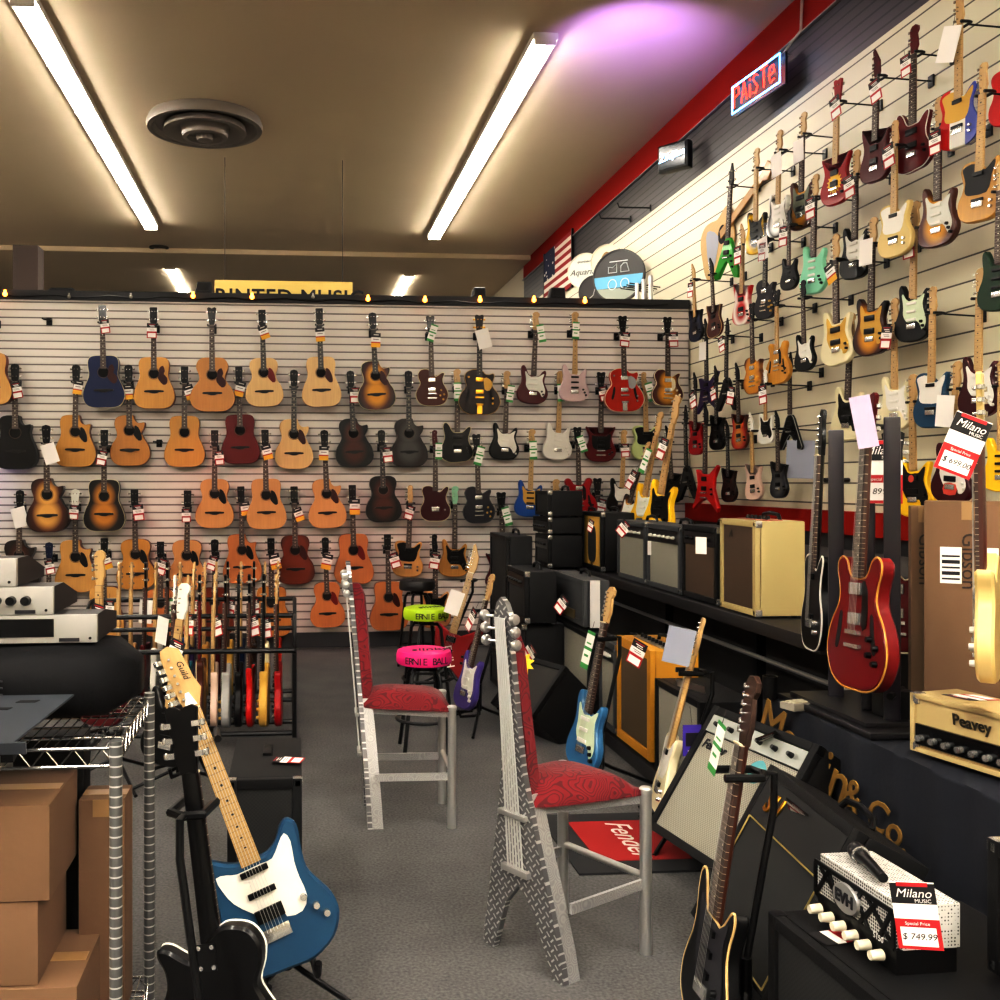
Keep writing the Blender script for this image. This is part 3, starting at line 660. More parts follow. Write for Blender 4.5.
# ---------------------------------------------------------------- the room
CEIL = 5.58
def build_room():
    k = NT('carpet', .95)
    n1 = k.noise(k.coords(), 85., 5.); n2 = k.noise(k.coords(), 3., 3.)
    k.color(k.mix(k.math('ADD', k.math('MULTIPLY_ADD', n1, 1.3, -.42), k.math('MULTIPLY', n2, .5)), lin('#333335'), lin('#727170')))
    k.bump(n1, .5, .004)
    struct('floor', box((-2, 9, -.05), (12.1, 34, .1)), k.m)
    k = NT('ceiling_paint', .9)
    k.color(k.mix(k.noise(k.coords(), .6), lin('#cbbba2'), lin('#d6c7ad')))
    struct('ceiling', box((-2, 9, CEIL+.05), (12.1, 34, .1)), k.m)
    struct('trim_ceiling_step', box((-2, 21.3, CEIL-.04), (12.1, 8.6, .08)), MATS['ceiling_paint'])
    wall = mat('wall_paint', '#b5ab98', .85)
    struct('wall_left', box((-8.05, 9, CEIL/2), (.1, 34, CEIL)), wall)
    struct('wall_front', box((-2, -8.05, CEIL/2), (12.1, .1, CEIL)), wall)
    struct('wall_far', box((-2, 26.05, CEIL/2), (12.1, .1, CEIL)), wall)
    struct('wall_right_far', box((RIGHTX+.06, 21.8, CEIL/2), (.1, 8.4, CEIL)), wall)
    # long right wall: red band, dark slatwall, white slatwall, red trim, dark lower wall
    Y0, Y1 = -8, 17.55; yc, yl = (Y0+Y1)/2, Y1-Y0
    struct('wall_right', box((RIGHTX+.05, yc, 3.04), (.1, yl, 3.42)), slat_mat('slat_cream', '#d3cdb6', '#4a463c', .1524, .011, .03))
    struct('wall_right_dark_slats', box((RIGHTX+.05, yc, 5.0), (.1, yl, .5)), slat_mat('slat_dark', '#3c383a', '#0a090a', .0762, .015))
    struct('trim_red_band', box((RIGHTX+.055, yc, 5.415), (.13, yl, .33)), mat('red_paint', '#861208', .8, spec=.1))
    struct('trim_band_edge', box((RIGHTX-.02, yc, 5.253), (.03, yl, .012)), mat('trim_grey', '#8d8580', .5))
    struct('trim_red_ledge', box((RIGHTX+.0, yc, 1.36), (.12, yl, .17)), mat('red_paint2', '#861208', .8, spec=.1))
    struct('wall_right_lower', box((RIGHTX+.05, yc, .65), (.1, yl, 1.3)), mat('dark_paint', '#242223', .7))
    struct('baseboard_right', box((RIGHTX-.01, yc, .06), (.02, yl, .12)), BLKP)
    # slatwall partition
    x0, x1 = -5.2, RIGHTX-.02
    struct('wall_back', box(((x0+x1)/2, BACKY+.06, 1.72), (x1-x0, .12, 3.44)), slat_mat('slat_white', '#cfc9c2', '#6f6a66', .0762, .014, .02))
    struct('baseboard_back', box(((x0+x1)/2, BACKY-.012, .085), (x1-x0, .024, .15)), mat('baseboard_vinyl', '#252426', .6))
    struct('trim_partition_cap', box(((x0+x1)/2, BACKY+.06, 3.485), (x1-x0, .17, .09)), mat('cap_black', '#131213', .6))
    # a post behind the partition
    o = box((-3.64, 14.0, 2.43), (.33, .33, 4.86)); p = struct('trim_brown_post', o, mat('post_brown', '#3a2d25', .7))
def tube_light(px, py0, py1, label, nsec=6, X=None, Yr=None):
    z = CEIL-.11
    if Yr is None:
        a, b = at_z(px[0], py0, z), at_z(px[1], py1, z); X = (a.x+b.x)/2; Yr = (a.y, b.y)
    L = (Yr[1]-Yr[0])
    o = thing('ceiling_light', label, 'ceiling light', (X, Yr[0], CEIL), group='fluorescent ceiling lights')
    MB().box((0, L/2, -.035), (.22, L, .06)).obj('housing', mat('housing_white', '#d8d4cc', .5), o)
    em = mat('tube_glow', '#fff9f0', .5, emit=26.) if px or nsec < 3 else mat('tube_glow_fill', '#fff9f1', .5, emit=46.)  # unseen rows glow stronger than the seen ones, as added fill
    for x in (-.06, 0, .06):
        q = MB().cyl((x, .03, -.09), (x, L-.03, -.09), .019, n=8).obj('fluorescent_tube', em, o)
    for i in range(nsec+1):
        y = L*i/nsec
        MB().box((0, min(max(y, .012), L-.012), -.085), (.19, .024, .05)).obj('socket_bar', MATS['housing_white'], o)
    return o
def build_lights():
    tube_light((22+13, 150-6), 6, 230, 'long triple-tube ceiling light beside the round air diffuser')
    tube_light((539, 438), 44, 240, 'long triple-tube ceiling light nearer the red wall band')
    z = CEIL-.19
    a = at_z(176, 284, z); tube_light(None, 0, 0, 'small distant ceiling light beside the yellow music sign', 2, a.x, (a.y-.9, a.y+1.5))
    a = at_z(404, 290, z); tube_light(None, 0, 0, 'small distant ceiling light above the middle of the partition', 2, a.x, (a.y-.9, a.y+1.5))
    for x, lab in ((-2.25, 'added triple-tube ceiling fill light overhead behind the viewer, wall side'), (2.25, 'added triple-tube ceiling fill light overhead behind the viewer, guitar side')):  # unseen rows added behind the camera to brighten the room
        tube_light(None, 0, 0, lab, 6, x, (-5.2, 2.6))
    for x, lab in ((0, 'added triple-tube ceiling fill light straight above the viewer'), (-4.2, 'added triple-tube ceiling fill light behind viewer towards the left aisle'), (3.5, 'added triple-tube ceiling fill light behind viewer tight against guitar wall')):  # more unseen rows, added to light the surfaces facing the camera
        tube_light(None, 0, 0, lab, 7, x, (-7.2, 1.4))
    tube_light(None, 0, 0, 'added triple-tube ceiling fill light over the aisle left of view', 6, -6.2, (8.1, 15.3))  # out-of-view row added for fill, as is the next
    tube_light(None, 0, 0, 'added triple-tube ceiling fill light over the aisle left behind viewer', 6, -6.2, (-2.2, 5.0))
    # round diffuser
    c = at_z(205, 127, CEIL-.08)
    o = thing('air_diffuser', 'round stepped metal air diffuser in the ceiling', 'air vent', (c.x, c.y, CEIL)); o.scale = (1.2, 1.2, 1.3)
    gm = mat('diffuser_metal', '#8a827b', .55, .2)
    MB().lathe([(.50, 0), (.52, -.05), (.51, -.085), (.47, -.085), (.44, -.05), (.34, -.03), (.30, 0)], n=40).obj('outer_ring', gm, o)
    MB().lathe([(.36, -.06), (.37, -.11), (.33, -.115), (.24, -.07), (.2, -.05)], n=40).obj('middle_cone', gm, o)
    MB().lathe([(.22, -.06), (.2, -.15), (.16, -.155), (.15, -.11), (0, -.1)], n=32).obj('inner_cone', gm, o)
    MB().lathe([(0, -.1), (.08, -.12), (.07, -.175), (0, -.18)], n=24).obj('centre_cap', gm, o)
    for px, py, lab in ((159, 247, 'small dark recessed ceiling can by the left tube light'), (294, 261, 'small dark recessed ceiling can above the music sign'), (421, 256, 'small dark recessed ceiling can by the right tube light')):
        p = at_z(px, py, CEIL)
        o = thing('recessed_can', lab, 'ceiling fixture', p, group='recessed ceiling cans')
        MB().lathe([(.16, .0), (.16, -.02), (.13, -.02), (.12, -.004), (0, -.004)], n=24).obj('trim_ring', mat('can_dark', '#2c2520', .6), o)
    # string of warm bulbs
    o = thing('string_lights', 'string of warm bulbs draped along the partition top', 'string lights', at_y(340, 294, BACKY-.06))
    mw = o.location
    z0 = 3.47
    pts = []
    xs = [-4.2+.17*i for i in range(48)]
    for i, x in enumerate(xs): pts.append((x-mw.x, BACKY-.045-mw.y, z0-mw.z+.012*math.sin(i*1.9)))
    MB().tube(pts, .007, 5).obj('cable', BLKP, o)
    for px, py in ((5, 293), (193, 295), (252, 296), (368, 298), (425, 299), (480, 299), (534, 299), (585, 300)):
        p = at_y(px, py, BACKY-.07)
        MB().lathe([(0, -.035), (.018, -.024), (.022, -.008), (.012, .012), (.010, .03), (0, .03)], p-mw, 12).obj('bulb', mat('bulb_warm', '#ff9636', .5, emit=7.), o)
    for px in (69, 131, 313):
        p = at_y(px, 296, BACKY-.06)
        MB().lathe([(0, -.03), (.016, -.02), (.02, -.006), (.01, .012), (.009, .03), (0, .03)], p-mw, 10).obj('unlit_bulb', mat('bulb_clear', '#8f8a80', .1, spec=.9), o)
    def area(name, loc, rot, size, power, color, sy=None, spread=None):
        l = bpy.data.lights.new(name, 'AREA'); l.energy = power; l.color = color; l.size = size
        if sy: l.shape = 'RECTANGLE'; l.size_y = sy
        if spread: l.spread = spread
        q = link(name, l); q.location = loc; q.rotation_euler = rot
        return q
    def spot(name, loc, target, power, color, ang, blend=.6, size=.05):
        l = bpy.data.lights.new(name, 'SPOT'); l.energy = power; l.color = color; l.spot_size = ang; l.spot_blend = blend; l.shadow_soft_size = size
        q = link(name, l); q.location = loc; q.rotation_euler = (Vector(target)-Vector(loc)).to_track_quat('-Z', 'Y').to_euler()
        return q
    # coloured stage lamps shining on the partition and the ceiling
    spot('red_stage_lamp', (-1.2, 7.6, 2.6), (-.5, 10, .9), 26, (1, .08, .08), math.radians(55))
    spot('red_stage_lamp', (.8, 7.2, 2.4), (.7, 10, .5), 20, (1, .08, .1), math.radians(45))
    spot('blue_stage_lamp', (-3.9, 8.4, 1.6), (-3.7, 10, 1.7), 22, (.2, .15, 1), math.radians(70))
    spot('violet_stage_lamp', (2.6, 7.8, 4.6), (3.0, 8.7, 5.58), 120, (.45, .25, 1), math.radians(80), 1.)
    w = bpy.data.worlds.new('room_air'); SC.world = w; w.use_nodes = True
    w.node_tree.nodes['Background'].inputs[0].default_value = (.92, .93, .95, 1); w.node_tree.nodes['Background'].inputs[1].default_value = .55

# ---------------------------------------------------------------- signs and things above the partition
def build_signs():
    # printed music
    p = at_y(284, 289, 12.0)
    o = thing('hanging_sign', 'yellow printed music sign hanging behind the partition', 'sign', (p.x, 12.0, 3.66))
    ym = mat('sign_yellow', '#d8bf72', .6)
    MB().box((0, 0, .19), (1.64, .03, .42)).obj('panel', ym, o, bevel=.004)
    txt('lettering', 'PRINTED MUSIC', .25, (0, -.018, .2), (PI/2, 0, 0), INK, o, bev=.004, space=1.08)
    for x in (-.7, .7): MB().cyl((x, 0, .4), (x, 0, CEIL-3.72), .004, n=5).obj('suspension_wire', BLKM, o)
    # speakers and a hat-like lamp standing on the partition cap
    def topbox(px, w, h, lab, d=.14):
        q = at_y(px, 290, BACKY+.06)
        o = thing('small_speaker', lab, 'speaker', (q.x, BACKY+.06, 3.53), group='speakers on the partition top')
        MB().prism(smooth_loop([(-w/2, 0), (w/2, 0), (w/2*.9, h), (-w/2*.7, h)], 1), -d/2, d/2, .01).obj('cabinet', BLKP, o)
        MB().box((0, -d/2-.003, h*.5), (w*.6, .008, h*.6)).obj('grille', BLK, o)
    topbox(204, .17, .11, 'small black speaker on the partition cap beside the yellow sign')
    topbox(478, .14, .10, 'small black speaker on the partition cap over the striped bulbs')
    topbox(556, .17, .11, 'larger black speaker on the partition cap in front of the flag')
    topbox(62, .26, .03, 'flat dark box lying on the partition cap far left')
    # flag on the dark slats
    A = at_x(545, 268, RIGHTX-.02); B = at_x(573, 250, RIGHTX-.02)
    o = thing('flag', 'american flag in a black frame on the dark slatwall', 'flag', (RIGHTX-.03, (A.y+B.y)/2, 4.83))
    L = A.y-B.y
    mb = MB()
    k = NT('flag_cloth', .8)
    x, y, zc = k.xyz(k.coords('Generated'))
    st = k.math('GREATER_THAN', k.math('FRACT', k.math('MULTIPLY', zc, 6.5)), .5)
    c1 = k.mix(st, lin('#8c1d1f'), lin('#d8d2c4'))
    ca = k.math('MULTIPLY', k.math('GREATER_THAN', y, .58), k.math('GREATER_THAN', zc, .45))
    vx = k.n('TexVoronoi'); vx.inputs['Scale'].default_value = 9; k.t.links.new(k.coords('Generated'), vx.inputs['Vector'])
    star = k.math('LESS_THAN', vx.outputs['Distance'], .22)
    k.color(k.mix(ca, c1, k.mix(star, lin('#141b3c'), lin('#d8d2c4'))))
    MB().box((0, 0, .1), (.02, L, .82)).obj('cloth', k.m, o)
    for s in (-1, 1): MB().box((0, s*L/2, .1), (.03, .03, .86)).obj('frame_side', BLKP, o)
    # drum heads
    def drumhead(px, py, Y, r, face, ring, lab, deco):
        X = RIGHTX-.06-r*.8
        c = at_x(px, py, X)
        o = thing('drum_head', lab, 'drum head', c, group='drum heads above the partition')
        n = Vector((-.62, -.78, .05)); M = n.to_track_quat('-Y', 'Z').to_matrix().to_4x4(); M.translation = c; o.matrix_world = M
        MB().lathe([(0, -.02), (r*.96, -.02), (r*.96, -.018), (0, -.018)], n=40, axis='y').obj('skin', face, o)
        MB().lathe([(r*.95, -.03), (r, -.03), (r, .03), (r*.95, .03), (r*.95, -.03)], n=40, axis='y', cap=False).obj('hoop', ring, o)
        MB().cyl((r*.75, .03, 0), (r*.75+.03, .09, 0), .01, n=6).obj('mounting_bracket', BLKM, o)
        deco(o, r)
    creamh = mat('head_cream', '#d9d3bd', .6); greyh = mat('head_grey', '#4a4a4a', .5); darkh = mat('head_dark', '#2a2627', .5)
    drumhead(585, 271, 0, .235, mat('head_white', '#d5d8cc', .6), creamh, 'white drum head with dark script beside the flag', lambda o, r: (txt('lettering', 'Aquarian', .11, (0, -.024, -.02), (PI/2, 0, 0), mat('ink_grey', '#4a4a4a', .6), o, shear=.3), txt('lettering', 'drumheads', .045, (0, -.024, .12), (PI/2, 0, 0), INK, o, shear=.2)))
    drumhead(607, 261, 0, .205, creamh, creamh, 'cream drum head with a crest print set highest', lambda o, r: MB().prism(smooth_loop([(-.05, -.1), (.05, -.1), (.08, 0), (.03, .1), (-.03, .1), (-.08, 0)], 2), -.024, -.021, .001).obj('crest', mat('crest_brown', '#8f7248', .6), o))
    drumhead(594, 291, 0, .2, darkh, darkh, 'small dark drum head at the partition edge', lambda o, r: MB().tube([(-.08, -.024, -.12), (0, -.024, -.06), (.03, -.024, .05), (.12, -.024, .06)], .006, 5).obj('logo', mat('logo_silver', '#b9b4b4', .4), o))
    def blue(o, r):
        rr = r*.955
        pts = [(rr*math.cos(a), rr*math.sin(a)) for a in [math.radians(d) for d in range(-28, 4, 4)]]
        pts += [(-x, z) for x, z in reversed(pts)]
        MB().prism(pts, -.0225, -.0205, .0005).obj('blue_band', mat('band_blue', '#6fb5d6', .5), o)
        low = [(rr*math.cos(a), rr*math.sin(a)) for a in [math.radians(d) for d in range(-152, -27, 6)]]
        MB().prism(low, -.0222, -.0205, .0005).obj('pale_base', mat('head_pale', '#a7aea2', .6), o)
        wl = mat('line_white', '#dfe6e6', .5)
        for i, (cx, cz) in enumerate(((-.07, .08), (.08, .08), (-.07, -.1), (.08, -.1))):
            q = [(cx+.05*math.cos(a*PI/8), -.026, cz+.06*math.sin(a*PI/8)) for a in range(16)] if i > 1 else [(cx-.05, -.026, cz-.04), (cx+.05, -.026, cz-.04), (cx+.02 if i else cx+.05, -.026, cz+.06), (cx-.02 if i else cx, -.026, cz+.06 if i else cz+.02), (cx-.05, -.026, cz+.03)]
            MB().tube(q, .006, 4, closed=True).obj('symbol', wl, o)
        MB().box((0, -.0235, .17), (.22, .003, .01)).obj('fine_print', wl, o)
    drumhead(619, 276, 0, .31, greyh, greyh, 'large grey drum head with pale blue band and white symbols', blue)
    # slatwall hooks
    for px, py, lab in ((650, 208, 'long wire peg on the slats under the blue-white neon'), (630, 219, 'second wire peg on the slats under the blue-white neon')):
        c = at_x(px, py, RIGHTX-.02)
        o = thing('hanging_peg', lab, 'peg', c, group='bare wire pegs')
        MB().tube([(0, 0, 0), (-.36, 0, .0), (-.38, 0, .05)], .008, 6).obj('rod', BLKM, o)
        MB().box((.003, 0, 0), (.012, .03, .07)).obj('plate', BLKM, o)
    c = at_x(645, 300, RIGHTX-.3)
    o = thing('stick_rack', 'cluster of metal tubes on a wall rack above partition', 'rack', (RIGHTX-.02, c.y, c.z))
    for i in range(7): MB().cyl((-.3+.03*(i % 3), -.22+.07*i, -.18), (-.3+.03*(i % 3), -.22+.07*i, .22), .022, n=8).obj('tube', STEEL, o)
    MB().box((-.13, 0, -.05), (.3, .5, .02)).obj('tray', BLKM, o)
    for i in range(4): MB().tube([(0, .3+.1*i, .2), (-.35, .3+.1*i, .24)], .007, 5).obj('arm', BLKM, o)
    # neon script box
    c = at_x(672, 156, RIGHTX-.25)
    o = thing('neon_sign', 'small dark box sign with glowing white-blue script', 'neon sign', c, rot=(0, 0, math.radians(-52)), group='neon signs on the dark slats')
    MB().box((0, .06, 0), (.34, .1, .28)).obj('case', BLKP, o, bevel=.02)
    MB().box((0, .005, 0), (.29, .012, .23)).obj('face', mat('glass_dark', '#1b242b', .15), o)
    nb = mat('neon_white', '#b9dcff', .5, emit=1.6)
    txt('script', 'Zildjian', .1, (0, -.02, .0), (PI/2, math.radians(-8), 0), nb, o, shear=.35, ext=.0, bev=.0022)
    MB().tube([(0, .1, .1), (.1, .32, .1)], .012, 6).obj('bracket', BLKM, o)
    # red and blue neon
    A, B = at_x(738, 112, RIGHTX-.2), at_x(775, 58, RIGHTX-.2)
    c = at_x(755, 85, RIGHTX-.2)
    o = thing('neon_sign', 'rectangular neon sign with red letters and blue border', 'neon sign', c, rot=(0, 0, math.radians(-84)), group='neon signs on the dark slats')
    blu = mat('neon_blue', '#59b4ff', .5, emit=5.); redn = mat('neon_red', '#ff3020', .5, emit=4.)
    w, h = .36, .115
    MB().tube([(-w, 0, -h), (w, 0, -h), (w, 0, h), (-w, 0, h)], .008, 6, closed=True).obj('border_tube', blu, o)
    MB().box((0, .05, 0), (2*w+.03, .02, 2*h+.03)).obj('backing', mat('neon_back', '#19141c', .4), o)
    Ls = dict(P=[[(0, 0), (0, 1), (.45, .95), (.5, .6), (0, .5)]], A=[[(0, 0), (.28, 1), (.56, 0)], [(.12, .35), (.45, .35)]], i=[[(.1, 0), (.1, .65)], [(.1, .85), (.1, .95)]],
              S=[[(.45, .85), (.2, 1), (0, .8), (.45, .3), (.25, 0), (0, .12)]], T=[[(0, 1), (.6, 1)], [(.3, 1), (.3, 0)]], e=[[(.05, .4), (.5, .45), (.42, .8), (.12, .8), (.02, .4), (.15, 0), (.5, .1)]])
    x = -w+.05
    for ch in 'PAiSTe':
        for st in Ls[ch]:
            MB().tube([(x+p*.16, -.012, -h+.035+q*.165) for p, q in st], .006, 6).obj('letter_tube', redn, o)
        x += (.06 if ch == 'i' else .118)
    MB().tube([(w*.8, .05, h), (w+.1, .12, h+.15), (w+.12, .12, .55)], .012, 6).obj('cable', mat('cable_pale', '#b9a8a0', .5), o)
    for sx in (-.3, .3): MB().cyl((sx, .05, h), (sx-.05, .16, h+.05), .007, n=5).obj('stay', STEEL, o)
    # giant wooden guitar board
    c = at_x(722, 205, RIGHTX-.06)
    o = thing('giant_guitar_board', 'oversized wooden guitar cut-out tilted on the wall', 'wall decoration')
    tan = wood_mat('giant_wood', '#b99b66', '#a5854e', .5, .1)
    body = smooth_loop([(x*2.7, z*2.7) for x, z in mir(DREAD)], 3)
    MB().prism(body, -.03, .0, .006).obj('body', tan, o)
    MB().lathe([(0, -.034), (.17, -.034), (.17, -.03), (0, -.03)], (0, 0, .93), 28, axis='y').obj('soundhole', mat('hole_dark', '#0a0706', .9), o)
    MB().prism([(-.08, .9), (.08, .9), (.07, 2.6), (.16, 2.75), (.05, 3.0), (-.14, 2.85), (-.07, 2.6)], -.06, -.02, .004).obj('neck', wood_mat('giant_neck', '#a77c3e', '#8f6630', .5, .1), o)
    MB().prism(smooth_loop([(-.32, .3), (.32, .22), (.38, .42), (.2, .62), (-.05, .78), (-.35, .5)], 2), -.034, -.03, .001).obj('silver_panel', mat('foil', '#8a8c94', .45, .3), o)
    b0 = at_x(704, 262, RIGHTX-.01); t0 = at_x(776, 162, RIGHTX-.01)
    s = orient(o, b0, t0, (-1, -.02, 0), 3.0)
# ---------------------------------------------------------------- amplifiers
GR = {}
def grille_mat(name, a, b, scale=140., rough=.75):
    if name in MATS: return MATS[name]
    k = NT(name, rough)
    ck = k.n('TexChecker'); ck.inputs['Scale'].default_value = scale; ck.inputs['Color1'].default_value = lin(a); ck.inputs['Color2'].default_value = lin(b)
    k.t.links.new(k.coords(), ck.inputs['Vector'])
    k.color(ck.outputs['Color']); k.bump(ck.outputs['Fac'], .3, .002)
    return k.m
G_SIL = lambda: grille_mat('grille_silver', '#97958a', '#7b786e')
G_BRN = lambda: grille_mat('grille_brown', '#54402b', '#3f2f1f')
G_BLK = lambda: grille_mat('grille_black', '#1d1e1d', '#131313')
G_OX = lambda: grille_mat('grille_oxblood', '#5b4a30', '#47371f')
def amp(label, loc, rotz, w, d, h, cab=None, grille=None, panel='top', logo=None, tilt=0., corners='chrome', handle=True, knobs=6, name='guitar_amplifier', cat='amplifier', frame=.035, panelm=None, group='guitar amplifiers', piping=None, knobm=None, logom=None, logosize=.06, feet=True):
    """origin: bottom front centre; front faces -y"""
    o = thing(name, label, cat, loc, (-tilt, 0, rotz), group)
    cab = cab or BLK; grille = grille or G_BLK(); ph = .09 if panel == 'front' else 0
    z0 = .012 if feet else 0.
    # cabinet with a recessed front
    mb = MB(); f = frame
    mb.box((0, d/2+.012, z0+h/2), (w, d-.024, h))
    mb.obj('cabinet', cab, o, bevel=.012)
    zt = z0+h-f-ph
    MB().box((0, .012, (z0+f+zt)/2), (w-2*f, .022, zt-z0-f)).obj('grille', grille, o, bevel=.004)
    rim = MB()
    for sx in (-1, 1): rim.box((sx*(w/2-f/2), .006, z0+h/2), (f, .03, h))
    rim.box((0, .006, z0+f/2), (w-2*f, .03, f)); rim.box((0, .006, z0+h-f/2), (w-2*f, .03, f))
    rim.obj('front_rim', cab, o, bevel=.004)
    if piping:
        a, b, c, e = -w/2+f+.004, w/2-f-.004, z0+f+.004, zt-.004
        MB().tube([(a, -.001, c), (b, -.001, c), (b, -.001, e), (a, -.001, e)], .004, 5, closed=True).obj('piping', piping, o)
    if panel:
        pm = panelm or mat('panel_dark', '#1b1b1c', .35, .3)
        if panel == 'front':
            q = MB().box((0, .0, z0+h-f-ph/2), (w-2*f, .018, ph-.01)).obj('control_panel', pm, o)
            for i in range(knobs):
                x = (-.5+(i+.5)/knobs)*(w-2*f-.04)
                MB().lathe([(0, -.034), (.009, -.034), (.012, -.01), (0, -.01)], (x, 0, z0+h-f-ph/2), 10, axis='y').obj('knob', knobm or BLKP, q)
        else:
            q = MB().box((0, d*.45, z0+h+.001), (w-.1, d*.35, .008)).obj('control_panel', pm, o)
            for i in range(knobs):
                x = (-.5+(i+.5)/knobs)*(w-.16)
                MB().lathe([(.012, .004), (.009, .026), (0, .026)], (x, d*.42, z0+h), 10).obj('knob', knobm or BLKP, q)
    if handle:
        hz = z0+h
        MB().tube([(-.11, d*.7, hz), (-.09, d*.7, hz+.03), (0, d*.7, hz+.04), (.09, d*.7, hz+.03), (.11, d*.7, hz)], .011, 7).obj('handle', BLKP, o)
    if corners:
        cm = CHR if corners == 'chrome' else BLKP
        for sx in (-1, 1):
            for sz in (0, 1):
                MB().box((sx*(w/2-.016), .012, z0+(.018 if sz == 0 else h-.018)), (.038, .042, .04)).obj('corner_cap', cm, o, bevel=.01)
    if logo:
        txt('logo', logo, logosize, (-w*.5+f+.11 if panel != 'none' else 0, -.006, zt-.05), (PI/2, 0, 0), logom or CHR, o, shear=.25, bev=.001)
    if feet:
        for sx in (-1, 1):
            for y in (.04, d-.04): MB().cyl((sx*(w/2-.05), y, 0), (sx*(w/2-.05), y, .02), .016, n=8).obj('rubber_foot', BLKP, o)
    return o
def facing_left(pxL, pxR, X, pyb=None):
    """world Y of two sight lines met with the plane x = X"""
    return at_x(pxL, 500, X).y, at_x(pxR, 500, X).y
def amp_x(label, pxL, pxR, X, z, h, d, ddx=0, **kw):
    yL, yR = facing_left(pxL, pxR, X)
    return amp(label, (X, (yL+yR)/2, z), -PI/2, yL-yR-.006, d, h, **kw)
def loose_tag(kind, label, loc, rot, size=1., group='price tags'):
    o = thing('hang_tag', label, 'price tag', group=group)
    link('card', tag_mesh(kind), o)
    o.matrix_world = Matrix.Translation(loc) @ Euler(rot).to_matrix().to_4x4() @ Matrix.Scale(size, 4)
    return o
SHELFZ, SHELFX = .90, 2.52
def build_amps():
    tw = mat('tolex_cream', '#a99a6c', .6, bump=.2, bscale=300); tweed = mat('tweed_amber', '#bb8720', .5, bump=.2, bscale=300); greyt = mat('tolex_grey', '#3e4042', .6, bump=.2, bscale=300)
    # shelf unit along the right wall
    o = thing('amplifier_shelf', 'long black shelf carrying a row of small amplifiers', 'shelf', (SHELFX, 7.0, 0))
    Y0, Y1 = 4.62, 9.7; L = Y1-Y0; yc = (Y0+Y1)/2-7.0
    dk = mat('shelf_black', '#1c1a1b', .5)
    MB().box((.24, yc, SHELFZ-.035), (.5, L, .07)).obj('shelf_board', dk, o, bevel=.008)
    for y in (Y0+.1, 5.9, 7.4, Y1-.1): MB().box((.3, y-7, .42), (.06, .06, .84)).obj('upright', BLKM, o)
    MB().cyl((.22, Y0-7+.1, .62), (.22, Y1-7-.1, .62), .014, n=8).obj('cross_bar', STEEL, o)
    o = thing('display_riser', 'black riser box behind the amplifier shelf', 'riser', (3.04, 7.2, 0))
    MB().box((.44, 0, .59), (.86, 5.0, 1.18)).obj('riser_body', mat('riser_black', '#302e2d', .7), o, bevel=.01)
    # row on the shelf, near to far
    amp_x('tan-covered amplifier with brown grille on the shelf', 721, 757, SHELFX+.03, SHELFZ, .53, .28, cab=tw, grille=G_BRN(), panel='top', panelm=mat('panel_red', '#9c5a48', .5), logo='A', logom=mat('ink_brown', '#2a1c10', .5))
    amp_x('dark amplifier with brown grille on the shelf', 683, 718, SHELFX+.03, SHELFZ, .47, .24, grille=G_BRN(), panel='front', knobs=5)
    amp_x('silver-grilled amplifier with teardrop hang tag', 648, 681, SHELFX+.03, SHELFZ, .45, .23, grille=G_SIL(), panel='front', cab=greyt, knobm=mat('knob_white', '#c9c5ba', .4))
    amp_x('silver-grilled amplifier farther along the shelf', 618, 646, SHELFX+.03, SHELFZ, .45, .23, grille=G_SIL(), panel='front', cab=greyt, knobm=mat('knob_white', '#c9c5ba', .4))
    o = amp_x('pale yellow amplifier with oval black speaker opening', 583, 602, SHELFX+.03, SHELFZ, .49, .28, cab=BLK, grille=mat('front_yellow', '#c9a045', .6), panel=None)
    MB().prism(smooth_loop([(-.09, .1), (0, .07), (.09, .1), (.11, .23), (.09, .36), (0, .39), (-.09, .36), (-.11, .23)], 3), -.006, .0, .001).obj('speaker_opening', G_BLK(), o)
    MB().box((0, -.003, .05), (.03, .01, .06)).obj('centre_stripe', mat('stripe_brown', '#5a4320', .6), o)
    o = amp_x('black amplifier with cream corner blocks', 564, 582, SHELFX+.03, SHELFZ, .47, .26, panel=None)
    for sz in (.08, .40): MB().box((-.1, -.008, sz), (.07, .01, .1)).obj('cream_block', mat('block_cream', '#a49c80', .6), o)
    # stack of black boxes at the shelf's far end
    amp_x('small grey-fronted combo at the far shelf end', 553, 563, SHELFX+.03, SHELFZ, .32, .22, grille=G_SIL(), panel=None, cab=greyt)
    amp_x('black amplifier head low in the far shelf stack', 536, 549, 2.2, SHELFZ, .28, .30, panel='front', handle=False)
    amp_x('flat black amplifier second in the far shelf stack', 534, 549, 2.2, SHELFZ+.295, .14, .30, panel='front', handle=False)
    amp_x('square black amplifier topmost in the far shelf stack', 536, 549, 2.2, SHELFZ+.45, .22, .30, panel=None)
    amp_x('tall black cabinet underneath the far amplifier stack', 534, 550, 2.2, 0, .885, .30, panel=None, handle=False)
    # floor plinth and amps on it
    X = 1.97; Z = .09
    o = thing('floor_plinth', 'low black plinth under the floor amplifiers', 'plinth', (X+.26, 6.2, 0))
    MB().box((0, -.1, .042), (.56, 3.4, .08)).obj('plinth_body', dk, o, bevel=.006)
    o = amp_x('tall amber tweed amplifier with brown grille', 618, 652, X, Z, .62, .27, cab=tweed, grille=G_OX(), panel='top', panelm=mat('panel_chrome', '#8a8378', .3, .6), frame=.055, corners=None, knobs=7)
    yL, yR = facing_left(656, 703, X-.03)
    amp_x('grey-grilled black amplifier beside the amber tweed one', 656, 702, X-.03, Z, .5, .28, grille=G_SIL(), panel=None, corners=None, handle=False)
    amp_x('small silver amplifier behind the blue guitar', 600, 616, X, Z, .55, .26, grille=G_SIL(), panel='front', cab=greyt, knobm=mat('knob_white', '#c9c5ba', .4))
